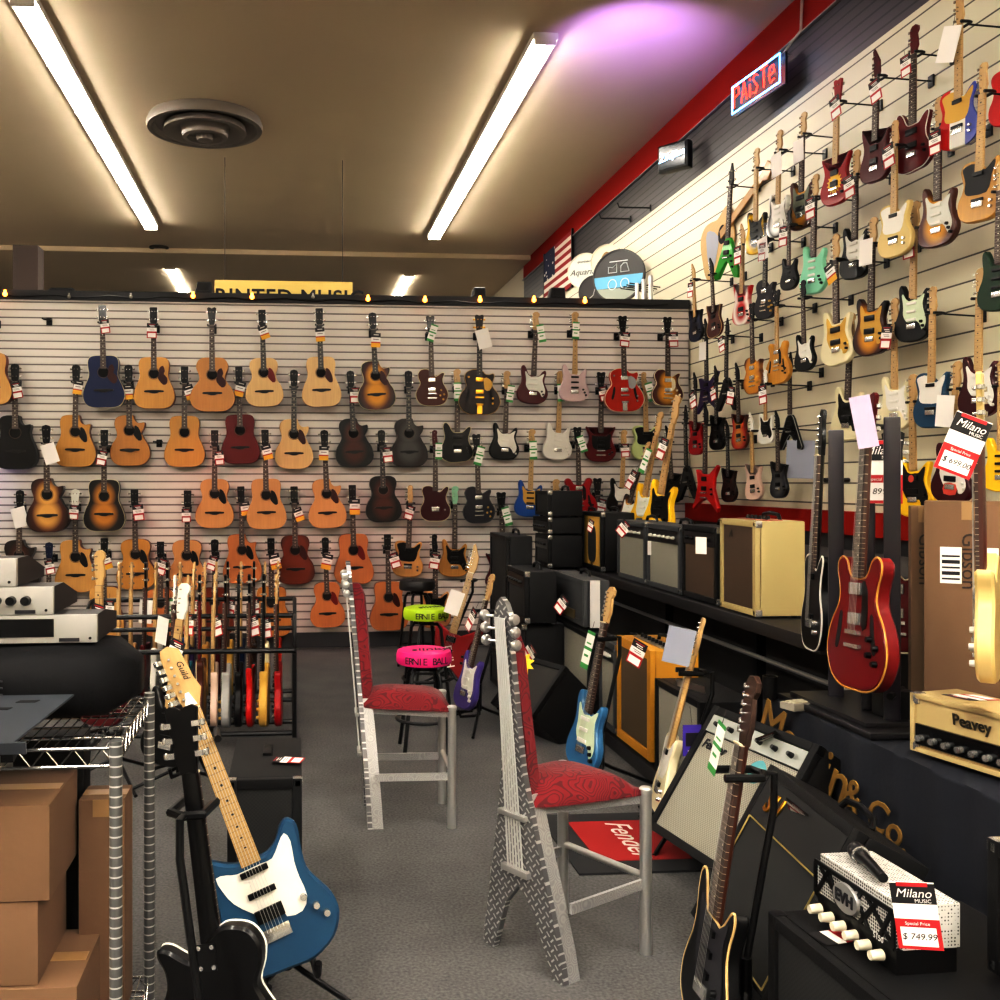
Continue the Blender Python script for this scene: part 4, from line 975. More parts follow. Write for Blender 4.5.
    # grey amp pair farther back
    o = amp_x('large silver-grilled black combo under the striped head', 553, 590, 1.9, .0, .66, .145, grille=G_SIL(), panel=None, handle=False)
    o = amp_x('grey amplifier head with a broad white stripe', 554, 585, 1.92, .68, .31, .17, cab=greyt, grille=mat('grille_charcoal', '#3c3d40', .7), panel=None, corners=None)
    yR = facing_left(553, 586, 1.92)
    MB().box((((yR[0]-yR[1])/2)*.0+ (yR[0]-yR[1])/2-.0, .06, .168), (.012, .065, .314)).obj('white_stripe', mat('stripe_white', '#c9c7c2', .6), o)
    MB().box((0, -.01, .07), (.36, .012, .06)).obj('control_panel', mat('panel_brass', '#6d5d3d', .4, .4), o)
    # black stack near the back
    amp_x('tall black bass cabinet by the slatwall partition', 491, 507, 1.62, .3, .93, .2, panel=None, corners='plastic')
    amp_x('low black cabinet beneath the tall bass cabinet', 491, 507, 1.62, 0, .285, .2, panel=None, corners='plastic', handle=False)
    amp_x('black box amplifier with visible chrome corners', 508, 526, 1.6, .66, .36, .22, panel='front')
    amp_x('black cabinet at the base of the dark stack', 510, 523, 1.6, 0, .64, .3, panel=None, handle=False)
    amp_x('black ribbed cabinet beside the striped head', 534, 552, 1.95, 0, .74, .3, panel='front', handle=False)
    # tilted black wedge with yellow star tag
    o = amp('black wedge amplifier tipped back with yellow star tag', (1.37, 6.34, .18), math.radians(-68), .46, .34, .40, tilt=math.radians(42), panel=None, grille=mat('grille_ash', '#2f2d2a', .8), corners='plastic', handle=False)
    pts = [((.075 if i % 2 else .045)*math.cos(i*PI/9), (.075 if i % 2 else .045)*math.sin(i*PI/9)) for i in range(18)]
    s = thing('star_hang_tag', 'yellow starburst price tag on the tilted wedge amplifier', 'price tag', at_t(523, 663, 6.05))
    MB().prism(pts, -.002, .002, .0005).obj('card', mat('star_yellow', '#e3c52a', .6), s)
    s.rotation_euler = (math.radians(-15), math.radians(10), 0)
    # big silver combo leaning back, black diamond amp, head on cabinet
    bL, bR = Vector((1.555, 4.32, .13)), Vector((1.67, 3.62, .13)); c = (bL+bR)/2; dr = bR-bL
    o = amp('large silver-grilled combo leaning back before the cloth-covered table', c, math.atan2(dr.y, dr.x), dr.length, .14, .62, grille=G_SIL(), panel='front', knobm=mat('knob_black', '#131313', .4), panelm=mat('panel_silver', '#8f928c', .35, .4), tilt=math.radians(33), corners='plastic', handle=False, logo='Fender', logom=INK, feet=False)
    bL, bR = Vector((1.40, 3.44, .13)), Vector((1.33, 2.76, .13)); c = (bL+bR)/2; dr = bR-bL
    o = amp('black amplifier with thin gold piping leaning back', c, math.atan2(dr.y, dr.x), dr.length, .22, .60, grille=mat('supro_black', '#222322', .8), panel=None, tilt=math.radians(28), corners=None, handle=True, feet=False)
    gl = mat('gold_line', '#b9a66a', .4, .5)
    w2 = dr.length/2-.04
    MB().tube([(-w2, -.006, .05), (w2-.02, -.006, .05), (w2-.02, -.006, .41), (-w2, -.006, .41)], .0035, 5, closed=True).obj('gold_piping', gl, o)
    MB().box((0, .0, .49), (2*w2, .016, .15)).obj('header', mat('supro_header', '#1a1a1a', .7), o)
    txt('logo', 'SU', .1, (-w2+.13, -.012, .49), (PI/2, 0, 0), GOLDM, o, shear=.2, bev=.003)
    # cabinet at the lower corner with the little white head on top
    o = amp('black speaker cabinet carrying the small white amplifier head', (1.30, 2.24, 0), math.radians(-87), .74, .56, .488, panel=None, corners='plastic', handle=False, name='speaker_cabinet', group='speaker cabinets')
    amp('small silver-grilled amplifier behind the white amplifier head', (1.635, 2.09, .502), math.radians(-88), .28, .16, .31, grille=G_SIL(), panel=None, handle=False, logo='e', logosize=.06)
    build_evh()
    # peavey style head on the table
    bL, bR = Vector((2.125, 3.30, .722)), Vector((2.235, 2.83, .722)); c = (bL+bR)/2; dr = bR-bL
    cr = mat('tolex_butter', '#b3a075', .55, bump=.15, bscale=300)
    o = amp('butter-coloured amplifier head on the black table', c, math.atan2(dr.y, dr.x), dr.length, .2, .2, cab=cr, grille=cr, panel=None, corners='chrome', handle=False, frame=.018)
    MB().box((0, -.004, .075), (dr.length-.05, .012, .07)).obj('control_window', mat('panel_mirror', '#1a1a1b', .15, .6), o)
    for i in range(8): MB().lathe([(0, -.03), (.011, -.03), (.012, -.01), (0, -.01)], (-.19+.052*i, 0, .065), 10, axis='y').obj('knob', CHR, o)
    txt('logo', 'Peavey', .052, (.0, -.004, .155), (PI/2, 0, 0), mat('ink_olive', '#2b2410', .5), o, shear=-.1, bev=.001)
    p = o.matrix_world
def build_evh():
    bL, bR = Vector((1.385, 2.575, .50)), Vector((1.40, 2.235, .50)); c = (bL+bR)/2; dr = bR-bL; w = dr.length
    o = thing('guitar_amplifier', 'small white perforated amplifier head with striped front and price tag', 'amplifier', c, (0, 0, math.atan2(dr.y, dr.x)))
    k = NT('perforated_white', .5)
    v = k.n('TexVoronoi'); v.inputs['Scale'].default_value = 120; v.inputs['Randomness'].default_value = .15; k.t.links.new(k.coords(), v.inputs['Vector'])
    k.color(k.mix(k.math('LESS_THAN', v.outputs['Distance'], .38), lin('#b9b8b3'), lin('#222222')))
    wp = mat('white_enamel', '#cfcfcc', .4)
    h, d = .165, .165
    MB().box((0, d/2, .03), (w-.01, d-.01, .06)).obj('chassis', BLKM, o, bevel=.004)
    MB().box((0, d/2+.008, .06+(h-.06)/2), (w, d-.016, h-.06)).obj('cage', k.m, o, bevel=.004)
    MB().box((0, .006, .105), (w-.02, .01, .085)).obj('front_mesh', k.m, o)
    st = MB()
    for x0, z0, x1, z1 in ((-.16, .065, -.1, .145), (-.1, .145, -.06, .065), (-.14, .14, -.02, .07), (.03, .065, .1, .145), (.06, .145, .16, .07), (.11, .065, .155, .145), (-.165, .148, .165, .148), (-.165, .064, .165, .064), (-.163, .065, -.163, .147), (.163, .065, .163, .147), (-.02, .065, .04, .147), (.0, .147, .07, .065)):
        dx, dz = x1-x0, z1-z0; L = math.hypot(dx, dz); nx, nz = -dz/L*.006, dx/L*.006
        MB().prism([(x0-nx, z0-nz), (x1-nx, z1-nz), (x1+nx, z1+nz), (x0+nx, z0+nz)][::-1 if dx*0 else 1], -.004, .002, .0005).obj('black_stripe', BLKP, o)
    MB().lathe([(0, -.012), (.045, -.012), (.047, .0), (0, .0)], (0, 0, 0), 28, axis='y').obj('badge', mat('badge_silver', '#a9a9a7', .35, .6), o).matrix_local = Matrix.Translation((-.015, 0, .108)) @ Matrix.Diagonal((1.15, 1, .8, 1))
    txt('lettering', 'EVH', .042, (-.015, -.014, .108), (PI/2, 0, 0), INK, o, bev=.0012)
    for i in range(6):
        x = -.135+.052*i
        MB().lathe([(0, -.036), (.011, -.036), (.0135, -.004), (0, -.004)], (x, 0, .032), 12, axis='y').obj('knob', mat('knob_cream', '#d9d2bd', .4), o)
    txt('lettering', '5150', .02, (.11, -.004, .066), (PI/2, 0, 0), wp, o)
    # microphone lying on the head's top
    a = o.matrix_world
    M = Matrix.Translation(c) @ Matrix.Rotation(math.atan2(dr.y, dr.x), 4, 'Z')
    mic = thing('microphone', 'black handheld microphone lying on the white amplifier head', 'microphone')
    mic.matrix_world = M @ Matrix.Translation((-.06, .07, .1655+.024)) @ Matrix.Rotation(math.radians(-14), 4, 'Z')
    MB().lathe([(0, -.08), (.014, -.076), (.022, -.06), (.024, -.04), (.019, -.022), (.017, -.02)], n=16).obj('mic_head', mat('mic_mesh', '#3a3a3c', .4, .7), mic).matrix_local = Matrix.Rotation(PI/2, 4, 'Y')
    MB().cyl((-.02, 0, 0), (.13, 0, 0), .017, .012, 12).obj('handle', BLKP, mic)
    MB().tube([(-.02+0*i, .02*math.cos(i*PI/6), .02*math.sin(i*PI/6)) for i in range(12)], .004, 5, closed=True).obj('ring', CHR, mic)
    t = big_tag('large red and white 749 dollar price tag on the white amplifier head', '$ 749.99', Matrix.Translation(at_t(911, 882, 2.2)) @ Matrix.Rotation(math.radians(-32), 4, 'Z') @ Matrix.Rotation(math.radians(-8), 4, 'Y'), .88)
    loose_tag('r', 'red-bordered price card lying on the black cabinet', (1.315, 2.43, .503), (PI/2, 0, math.radians(-80)), .8)
def big_tag(label, price, M, size=1.):
    o = thing('hang_tag', label, 'price tag', group='large price tags')
    w, h = .1, .165
    MB().box((0, 0, -h/2), (w, .0016, h)).obj('card', WHT, o)
    MB().box((0, -.0012, -.028), (w, .001, .05)).obj('header', BLKC, o)
    MB().box((0, -.0013, -.006), (w*.7, .001, .01)).obj('header_strip', REDC, o)
    q = MB().box((0, -.0012, -.128), (w, .001, .074)).obj('price_panel', REDC, o)
    MB().box((0, -.002, -.134), (w*.8, .001, .046)).obj('price_box', WHT, q)
    txt('lettering', 'Milano', .03, (0, -.002, -.028), (PI/2, 0, 0), WHT, o, shear=.3, ext=.0003)
    txt('lettering', 'MUSIC', .013, (.02, -.002, -.046), (PI/2, 0, 0), WHT, o, ext=.0003)
    txt('lettering', 'Special Price', .011, (0, -.002, -.102), (PI/2, 0, 0), WHT, o, ext=.0003)
    txt('lettering', price, .022, (0, -.003, -.134), (PI/2, 0, 0), INK, o, shear=.2, ext=.0003)
    o.matrix_world = M @ Matrix.Scale(size, 4)
    return o
# ---------------------------------------------------------------- flying-V chairs made of tread plate
def tread_mat():
    k = NT('tread_plate', .38, metal=.6)
    x, y, z = k.xyz(k.coords())
    def marks(sgn, off):
        u = k.math('ADD', k.math('MULTIPLY', k.math('ADD', y, k.math('MULTIPLY', z, sgn)), 30.), off); v = k.math('ADD', k.math('MULTIPLY', k.math('SUBTRACT', y, k.math('MULTIPLY', z, sgn)), 30.), off)
        a = k.math('LESS_THAN', k.math('ABSOLUTE', k.math('SUBTRACT', k.math('FRACT', u), .5)), .12); b = k.math('LESS_THAN', k.math('ABSOLUTE', k.math('SUBTRACT', k.math('FRACT', v), .5)), .4)
        par = k.math('LESS_THAN', k.math('FRACT', k.math('MULTIPLY', k.math('ADD', k.math('FLOOR', u), k.math('FLOOR', v)), .5)), .25)
        return k.math('MULTIPLY', k.math('MULTIPLY', a, b), par if sgn > 0 else k.math('SUBTRACT', 1., par))
    h = k.math('MAXIMUM', marks(1., 0.), marks(-1., 0.))
    n = k.noise(k.coords(), 20.)
    k.color(k.mix(h, k.mix(n, lin('#6c6c6f'), lin('#868688')), lin('#d0d0ce')))
    k.bump(h, .8, .003)
    return k.m
def swirl_mat():
    k = NT('swirled_steel', .36, metal=.5)
    v = k.n('TexVoronoi'); v.inputs['Scale'].default_value = 22; k.t.links.new(k.coords(), v.inputs['Vector'])
    w = k.math('SINE', k.math('MULTIPLY', v.outputs['Distance'], 40.))
    k.color(k.mix(k.math('MULTIPLY', k.math('ADD', w, 1.), .5), lin('#a6a6a7'), lin('#b8b8b7')))
    k.bump(w, .15, .001)
    return k.m
def velvet_mat():
    k = NT('red_velvet', .85)
    k.b.inputs['Sheen Weight'].default_value = .08
    n = k.n('TexNoise'); n.inputs['Scale'].default_value = 5; k.t.links.new(k.coords(), n.inputs['Vector'])
    w = k.math('SINE', k.math('MULTIPLY', n.outputs['Fac'], 190.))
    g = k.math('GREATER_THAN', w, .72)
    k.color(k.mix(g, lin('#6c0d18'), lin('#4c0810'))); k.bump(w, .25, .003)
    return k.m
def make_chair(label, loc, rotz, H=1.27, W=.2, D=.385):
    """local: faces +x, back plate in the plane x = 0 leaning to -x"""
    tp, sw, vv = MATS.get('tread_plate') or tread_mat(), MATS.get('swirled_steel') or swirl_mat(), MATS.get('red_velvet') or velvet_mat()
    o = thing('guitar_chair', label, 'chair', loc, (0, 0, rotz), 'metal chairs with guitar-shaped backs')
    lean = lambda z: -.02-.10*(z/H)**1.2
    def plate(pts, x0, x1):
        mb = MB(); n = len(pts)
        vs = [(lean(z)+dx, y, z) for dx in (x0, x1) for y, z in pts]
        mb.add(vs, [tuple(range(n)), tuple(range(2*n-1, n-1, -1))]+[(i, (i+1) % n, n+(i+1) % n, n+i) for i in range(n)]); return mb
    # outline of the V body with its neck (y across, z up)
    half = [(0, .27), (.07, .19), (.145, .0), (W, .0), (W-.008, .06), (.155, .22), (.10, .45), (.068, .60), (.052, .68), (.042, .85), (.034, 1.08), (.03, 1.10), (.042, 1.13), (.046, 1.19), (.022, 1.25), (0, H)]
    def strips():
        mb = MB()
        ring = half+[(-y, z) for y, z in reversed(half[1:-1])]
        # slice horizontally so the lean can curve
        lv = [0, .06, .12, .19, .22, .27, .36, .45, .53, .60, .68, .76, .85, .96, 1.08, 1.10, 1.13, 1.19, 1.25, H]
        def outer(z):
            p = half[3:]
            for (y0, z0), (y1, z1) in zip(p, p[1:]):
                if z0-1e-9 <= z <= z1+1e-9: return y0+(y1-y0)*((z-z0)/(z1-z0) if z1 > z0 else 0)
            return 0
        def inner(z):
            p = [(.145, 0), (.07, .19), (0, .27)]
            if z >= .27: return 0.
            for (y0, z0), (y1, z1) in zip(p, p[1:]):
                if z0 <= z <= z1: return y0+(y1-y0)*(z-z0)/(z1-z0)
            return 0
        T = .022
        for sg in (-1, 1):
            vs = []; fs = []
            for z in lv:
                for x in (0, T): vs += [(lean(z)+x, sg*inner(z), z), (lean(z)+x, sg*outer(z), z)]
            for i in range(len(lv)-1):
                a, b = 4*i, 4*i+4
                fs += [(a, a+1, b+1, b), (a+2, b+2, b+3, a+3), (a+1, a+3, b+3, b+1)]
                if lv[i] < .27: fs.append((a, b, b+2, a+2))
            fs += [(0, 2, 3, 1)]
            mb.add(vs, fs)
        return mb
    mb = strips(); me = mb.mesh('back_plate', tp, smooth=False); bm = bmesh.new(); bm.from_mesh(me); bmesh.ops.remove_doubles(bm, verts=bm.verts, dist=1e-5); bmesh.ops.recalc_face_normals(bm, faces=bm.faces); bm.to_mesh(me); bm.free()
    link('back_plate', me, o)
    # deep side flanges of the rear legs
    for sg in (-1, 1):
        f = MB(); vs = []
        zs = [0, .1, .22, .36, .50, .60]
        for z in zs:
            y = W-.008*0 if z == 0 else (W-.008)+(.155-W+.008)*((z-.06)/.16) if z < .22 else .155+(.10-.155)*(z-.22)/.23 if z < .45 else .10+(.068-.10)*(z-.45)/.15
            dep = .055-.01*z
            for dx in (.02, .02+dep):
                vs += [(lean(z)+dx, sg*(y), z), (lean(z)+dx, sg*(y-.006), z)]
        fs = []
        for i in range(len(zs)-1):
            a, b = 4*i, 4*i+4
            fs += [(a, b, b+2, a+2), (a+1, a+3, b+3, b+1), (a+2, b+2, b+3, a+3), (a, a+1, b+1, b)]
        fs += [(0, 2, 3, 1), (4*len(zs)-4, 4*len(zs)-3, 4*len(zs)-1, 4*len(zs)-2)]
        f.add(vs, fs); lg = f.obj('rear_leg_flange', sw, o, smooth=False)
    # headstock tuners, strings, bridge and tailpiece on the outside face
    for k in range(3):
        for sg in (-1, 1):
            z = 1.115+.043*k; x = lean(z)-.012
            MB().cyl((x+.012, sg*.04, z), (x, sg*.062, z), .005, n=8).lathe([(0, -.012), (.017, -.009), (.02, 0), (.017, .009), (0, .012)], (x, sg*.075, z), 12, axis='y').obj('tuner', STEEL, o)
    for k in range(6):
        y0, y1 = (k-2.5)*.0145, (k-2.5)*.0085
        MB().tube([(lean(z)-.012, y0+(y1-y0)*(z-.33)/(1.2-.33), z) for z in (.33, .5, .7, .9, 1.05, 1.2)], .0036, 5).obj('string', mat('string_steel', '#d5d5d2', .3, .4), o)
    MB().box((lean(.52)-.01, 0, .52), (.02, .13, .018)).obj('bridge', STEEL, o, bevel=.003)
    MB().box((lean(.33)-.01, 0, .325), (.022, .13, .022)).obj('tailpiece', STEEL, o, bevel=.003)
    # tall back cushion
    mb = MB(); vs = []
    zs = [.60, .66, .75, .88, 1.0, 1.1, 1.16]
    for i, z in enumerate(zs):
        w = .066+(.022-.066)*((z-.6)/.56); b = .05 if 0 < i < len(zs)-1 else .03
        x = lean(z)+.024
        vs += [(x, -w, z), (x, w, z), (x+b, w*.85, z), (x+b+.008, 0, z), (x+b, -w*.85, z)]
    fs = []
    for i in range(len(zs)-1):
        for k in range(5): fs.append((5*i+k, 5*i+(k+1) % 5, 5*i+5+(k+1) % 5, 5*i+5+k))
    fs += [(4, 3, 2, 1, 0), tuple(range(5*len(zs)-5, 5*len(zs)))]
    mb.add(vs, fs); mb.obj('back_cushion', vv, o, angle=60)
    # seat cushion: a domed wedge
    mb = MB(); N = 8; vs = []; fs = []
    x0, x1 = -.035, D-.005
    for j in range(N+1):
        v = j/N; x = x0+(x1-x0)*v; w = .075+.125*v**.7
        for i in range(N+1):
            u = i/N*2-1
            e = (1-abs(u)**3.5)*(1-abs(2*v-1)**4)
            z = .578+.05*e**.6 if e > 0 else .578
            z += .03*(1-v)*e**.5 if e > 0 else 0
            vs.append((x, u*w, z))
    for j in range(N):
        for i in range(N): a = j*(N+1)+i; fs.append((a, a+N+1, a+N+2, a+1))
    b0 = len(vs); ring = [i for i in range(N+1)]+[j*(N+1)+N for j in range(1, N+1)]+[N*(N+1)+i for i in range(N-1, -1, -1)]+[j*(N+1) for j in range(N-1, 0, -1)]
    vs += [(vs[i][0], vs[i][1], .558) for i in ring]
    n = len(ring)
    for i in range(n): fs.append((ring[i], ring[(i+1) % n], b0+(i+1) % n, b0+i))
    fs.append(tuple(b0+i for i in range(n)))
    mb.add(vs, fs); mb.obj('seat', vv, o, angle=70)
    # steel frame
    for sg in (-1, 1):
        MB().box((D/2-.0, sg*(W+.075-.018)/2, .545), (D*1.03, .006, .036), rot=Matrix.Rotation(sg*math.atan2(W-.075, D), 3, 'Z')).obj('seat_rail', sw, o)
        lg = MB().cyl((D, sg*W, 0), (D, sg*W, .575), .021, n=20).obj('front_leg', STEEL, o)
        MB().lathe([(.0235, .565), (.0235, .580), (.018, .586), (0, .586)], (D, sg*W, 0), 20).obj('leg_cap', mat('cap_alu', '#c9c9c6', .4, .8), lg)
        MB().box((D/2+.0, sg*(W-.005), .245), (D-.03, .012, .035)).obj('side_stretcher', sw, o)
    MB().box((D-.01, 0, .54), (.006, 2*W-.04, .036)).obj('seat_rail', sw, o)
    MB().cyl((D, -W, .27), (D, W, .27), .013, n=12).obj('foot_rest', STEEL, o)
    return o
def stool(label, px, py, t, r, color, word, spin):
    c = at_t(px, py, t)
    o = thing('bar_stool', label, 'stool', (c.x, c.y, 0), (0, 0, spin), 'round padded stools')
    z = c.z
    sm = mat('stool_'+color, color, .45)
    MB().lathe([(0, z+.038), (r*.8, z+.04), (r*.96, z+.03), (r, z+.005), (r, z-.035), (r*.95, z-.05), (0, z-.05)], n=40).obj('seat', sm, o)
    # wording round the rim, letter by letter
    for i, ch in enumerate(word):
        a = -PI/2+(i-(len(word)-1)/2)*.17
        txt('lettering', ch, .06, ((r+.002)*math.cos(a), (r+.002)*math.sin(a), z-.015), (PI/2, 0, a+PI/2), INK, o)
    txt('lettering', 'slinky', .11, (r*.15, -r*.2, z+.0415), (0, 0, .2), INK, o, shear=.3)
    MB().cyl((0, 0, z-.09), (0, 0, z-.05), .06, n=16).obj('swivel', BLKM, o)
    fr = r*1.12
    for k in range(4):
        a = PI/4+k*PI/2; ca, sa = math.cos(a), math.sin(a)
        MB().tube([(.02*ca, .02*sa, z-.085), (r*.55*ca, r*.55*sa, z-.085), (r*.7*ca, r*.7*sa, z-.12), (fr*ca, fr*sa, 0.006)], .0125, 8).obj('leg', BLKM, o)
    rr = r*.7+(fr-r*.7)*(z-.12-.2)/(z-.12)+.01
    MB().tube([(rr*math.cos(a*PI/16), rr*math.sin(a*PI/16), .2) for a in range(32)], .011, 7, closed=True).obj('foot_ring', BLKM, o)
    return o
# ---------------------------------------------------------------- guitar stands
def floor_stand(label, base, neckpt, facing, group='tubular guitar stands', upright=True, z0=0., back=.12):
    """tripod with two padded arms under the guitar and a yoke at the neck; base = guitar bottom"""
    n = Vector((facing[0], facing[1], 0)).normalized(); s = Vector((n.y, -n.x, 0))*-1
    b = Vector((base[0], base[1], z0))-n*back
    o = thing('guitar_stand', label, 'stand', b, group=group)
    nk = Vector(neckpt)-b-n*.07
    top = Vector((nk.x, nk.y, nk.z))
    zb = base[2]-z0-.012
    zd = (Vector(neckpt)-Vector(base)).normalized(); slope = -zd.dot(s)/zd.z
    rise = Vector((0, 0, .28))
    if upright:
        MB().tube([(0, 0, .22), rise, top-n*.02-Vector((0, 0, .1)), top-n*.02, top+n*.02], .011, 8).obj('upright', BLKM, o)
        MB().tube([top+n*.14+s*.045, top+n*.03+s*.045, top+n*.01, top+n*.03-s*.045, top+n*.14-s*.045], .012, 7).obj('yoke', BLKP, o)
    MB().cyl((0, 0, .12), (0, 0, .30), .018, n=10).obj('hub', BLKP, o)
    for ang in (PI, 1.0, -1.0):
        d = (Matrix.Rotation(ang, 3, 'Z') @ n)
        MB().tube([(0, 0, .15), d*.06+Vector((0, 0, .12)), d*.31+Vector((0, 0, .014))], .010, 7).obj('leg', BLKM, o)
    for sg in (-1, 1):
        MB().tube([Vector((0, 0, .22)), n*.03+s*sg*.06+Vector((0, 0, zb-.02+slope*sg*.06)), n*(back-.05)+s*sg*.075+Vector((0, 0, zb-.022+slope*sg*.075)), n*(back+.05)+s*sg*.075+Vector((0, 0, zb-.02+slope*sg*.075)), n*(back+.07)+s*sg*.075+Vector((0, 0, zb+.025+slope*sg*.075))], .011, 7).obj('support_arm', BLKP, o)
    return o
def standing(t, basepx, headpx, tb, th, facing, body, neck, head, pg, label, stand=None, sz0=0., back=.12, fix=None, **kw):
    base, top = at_t(*basepx, tb), at_t(*headpx, th)
    g = make_guitar(t, body, neck, head, pg, label, kw.pop('group', None), big=True, **kw)
    s = orient(g, base, top, facing, glen(t))
    if stand:
        L = glen(t); z = (top-base)
        floor_stand(stand, base+Vector((0, 0, .0)), base+z*.72, facing, z0=sz0, back=back)
    return g, s
def gtag(g, t, s, kind, short, roll=0., dz=.1, dx=.03, size=1., yaw=0.):
    T, bz, L = GT[t][1:4]
    M = g.matrix_world @ Matrix.Translation((0, -T/2, bz+L)) @ Matrix.Scale(1/s, 4)
    return hang_tag(kind, short, M, roll, dz, dx, size, yaw)
def build_floor_guitars():
    g, s = standing('surf', (291, 968), (169, 646), 3.05, 3.16, (.12, -1, .1), 'lake', 'maple', 'maple', 'white', 'blue offset guitar with white pickguard on stand beside wire shelf', 'black tubular stand holding the blue offset guitar by the wire shelf', pupc='black')
    txt('logo', 'Guild', .026, (.012, GT['surf'][1]*-.5+.004, GT['surf'][2]+GT['surf'][3]+.115), (PI/2, PI/2*.93, 0), INK, g, shear=.3, ext=.0004)
    MB().prism([(-.018, .77), (.018, .77), (.006, .81), (-.006, .81)], -GT['surf'][1]/2+.001, -GT['surf'][1]/2+.006, .001).obj('truss_cover', WHT, g)
    g, s = standing('lp', (226, 1085), (179, 706), 2.60, 2.72, (.25, 1, -.1), 'black', 'black', 'black', None, 'glossy black guitar seen from its back beside the wire shelf', 'black padded stand under the glossy black guitar', bind='white', back=.16)
    q = MB().box((0, GT['lp'][1]/2+.001, .31), (.05, .003, .065)).obj('neck_plate', BLKM, g)
    for x in (-.017, .017):
        for z in (.286, .334): MB().lathe([(0, .004), (.006, .004), (.007, .001), (0, .001)], (x, GT['lp'][1]/2, z), 8, axis='y').obj('bolt', CHR, q)
    # black guitar on the stand at the right
    g, s = standing('strat', (704, 1030), (758, 676), 2.86, 2.92, (-1, .06, .1), 'black', 'rose', 'rose', 'charcoal', 'black double-cutaway guitar with dark neck on lower right floor stand', 'black curved stand holding the dark-necked black guitar', bind='tan')
    gtag(g, 'strat', s, 'g', 'black guitar with dark neck on floor stand', .2, -.05, -.01, .9)
    g, s = standing('tele', (657, 812), (706, 618), 4.66, 4.72, (-1, .22, .1), 'cream', 'maple', 'maple', 'white', 'cream guitar with maple neck standing before the grey-grilled amplifier', 'black stand holding the cream guitar with purple tag')
    o = thing('hang_tag', 'purple and black price tag hanging at the cream guitar', 'price tag', at_t(692, 726, 4.5))
    MB().box((0, 0, -.065), (.085, .004, .14)).obj('card', mat('purple_card', '#3f2a8c', .5), o)
    q = MB().box((0, -.003, -.06), (.06, .002, .06)).obj('picture', mat('tag_dark', '#17151f', .4), o)
    MB().box((0, -.003, -.118), (.04, .002, .02)).obj('price_box', WHT, o)
    MB().cyl((0, 0, .005), (-.01, 0, .09), .001, n=4).obj('cord', INK, o)
    o = thing('hang_tag', 'large blank grey card tied to the cream guitar headstock', 'price tag', at_t(683, 628, 4.6), (0, math.radians(12), math.radians(-12)))
    MB().box((0, 0, -.085), (.125, .002, .17)).obj('card', GREYC, o)
    g, s = standing('strat', (581, 770), (614, 587), 5.35, 5.42, (-.97, -.2, .1), 'steelblue', 'rose', 'maple', 'mintpg', 'blue guitar with pale mint pickguard on a floor stand', 'black stand holding the blue guitar with mint pickguard', fb='rose')
    gtag(g, 'strat', s, 'g', 'blue guitar on the floor stand', .1, .06, -.01, 1.2)
    g, s = standing('strat', (463, 709), (494, 574), 6.7, 6.8, (-.95, -.25, .1), 'violet', 'rose', 'maple', 'white', 'violet guitar with white pickguard standing beside the pink stool', 'black stand holding the violet guitar beside the pink stool')
    gtag(g, 'strat', s, 'r', 'violet guitar beside the pink stool', .4, .08, .0, 1.15)
    g, s = standing('xplr', (442, 672), (480, 545), 7.9, 8.0, (-.45, -.9, .1), 'candy', 'maple', 'maple', None, 'red angular guitar standing behind the pink stool', 'black stand behind the pink stool holding red guitar')
    txt('lettering', 'EVH', .09, (.02, -.021, .12), (PI/2, PI/2*.7, 0), WHT, g, ext=.0004)
    o = thing('hang_tag', 'large blank white card hanging above the pink stool', 'price tag', at_t(458, 592, 7.1), (0, math.radians(20), math.radians(8)))
    MB().box((0, 0, -.08), (.11, .002, .17)).obj('card', WHT, o)
    # yellow pair and a sunburst standing on the riser
    for t, b, h, tt, body, pg, lab, tg in (('strat', (656, 543), (679, 396), 8.05, 'yellow', 'black', 'yellow guitar with black pickguard standing behind the silver amplifiers', 'r'), ('strat', (640, 545), (662, 412), 8.75, 'yellow', 'pearl', 'yellow guitar with pale pickguard standing behind the silver amplifiers', 'g'), ('strat', (622, 560), (650, 442), 9.15, 'ochre:brown:black', 'white', 'sunburst guitar leaning behind the silver amplifiers', 'r')):
        base = at_t(*b, tt); base.z = max(base.z, 1.2)
        g = make_guitar(t, body, 'maple', 'maple', pg, lab, 'guitars standing on the riser', fb='rose' if 'sun' in lab else None)
        top = at_t(*h, tt+.05); s = orient(g, base, top, (-.97, -.25, .1), glen(t))
        gtag(g, t, s, tg, ' '.join(lab.split()[:6]), .3, .13, .03, 1.3)
    # black solid guitar edge-on behind the red semi-hollow, and a second cherry one
    g, s = standing('tele', (815, 650), (826, 409), 4.45, 4.5, (-.9, .25, .05), 'black', 'black', 'black', None, 'black guitar with white edge binding on the display stand', bind='white')
    g, s = standing('lp', (893, 652), (893, 432), 4.35, 4.4, (-.5, -.85, .05), 'cherry', 'rose', 'black', None, 'dark cherry guitar mostly hidden behind the black display column', bind='cream')
    g, s = standing('es', (860, 690), (874, 394), 3.66, 3.72, (-1, .08, .06), 'ruby', 'rose', 'wine', 'black', 'cherry red semi-hollow guitar on the tall black display stand', bind='butter')
    o = thing('hang_tag', 'lavender blank card on the cherry semi-hollow guitar', 'price tag', at_t(859, 396, 3.62), (0, math.radians(-10), math.radians(-20)))
    MB().box((0, 0, -.095), (.07, .002, .19)).obj('card', LAV, o)
    # blonde guitar seen from the side at the right edge, and its big tag
    g, s = standing('lp', (990, 681), (984, 372), 3.28, 3.3, (-.76, .65, .02), 'blonde', 'rose', 'blonde', 'white', 'blonde guitar seen edge-on at the far end of table')
    M = Matrix.Translation(at_t(975, 417, 3.12)) @ Matrix.Rotation(math.radians(-10), 4, 'Z') @ Matrix.Rotation(math.radians(22), 4, 'Y')
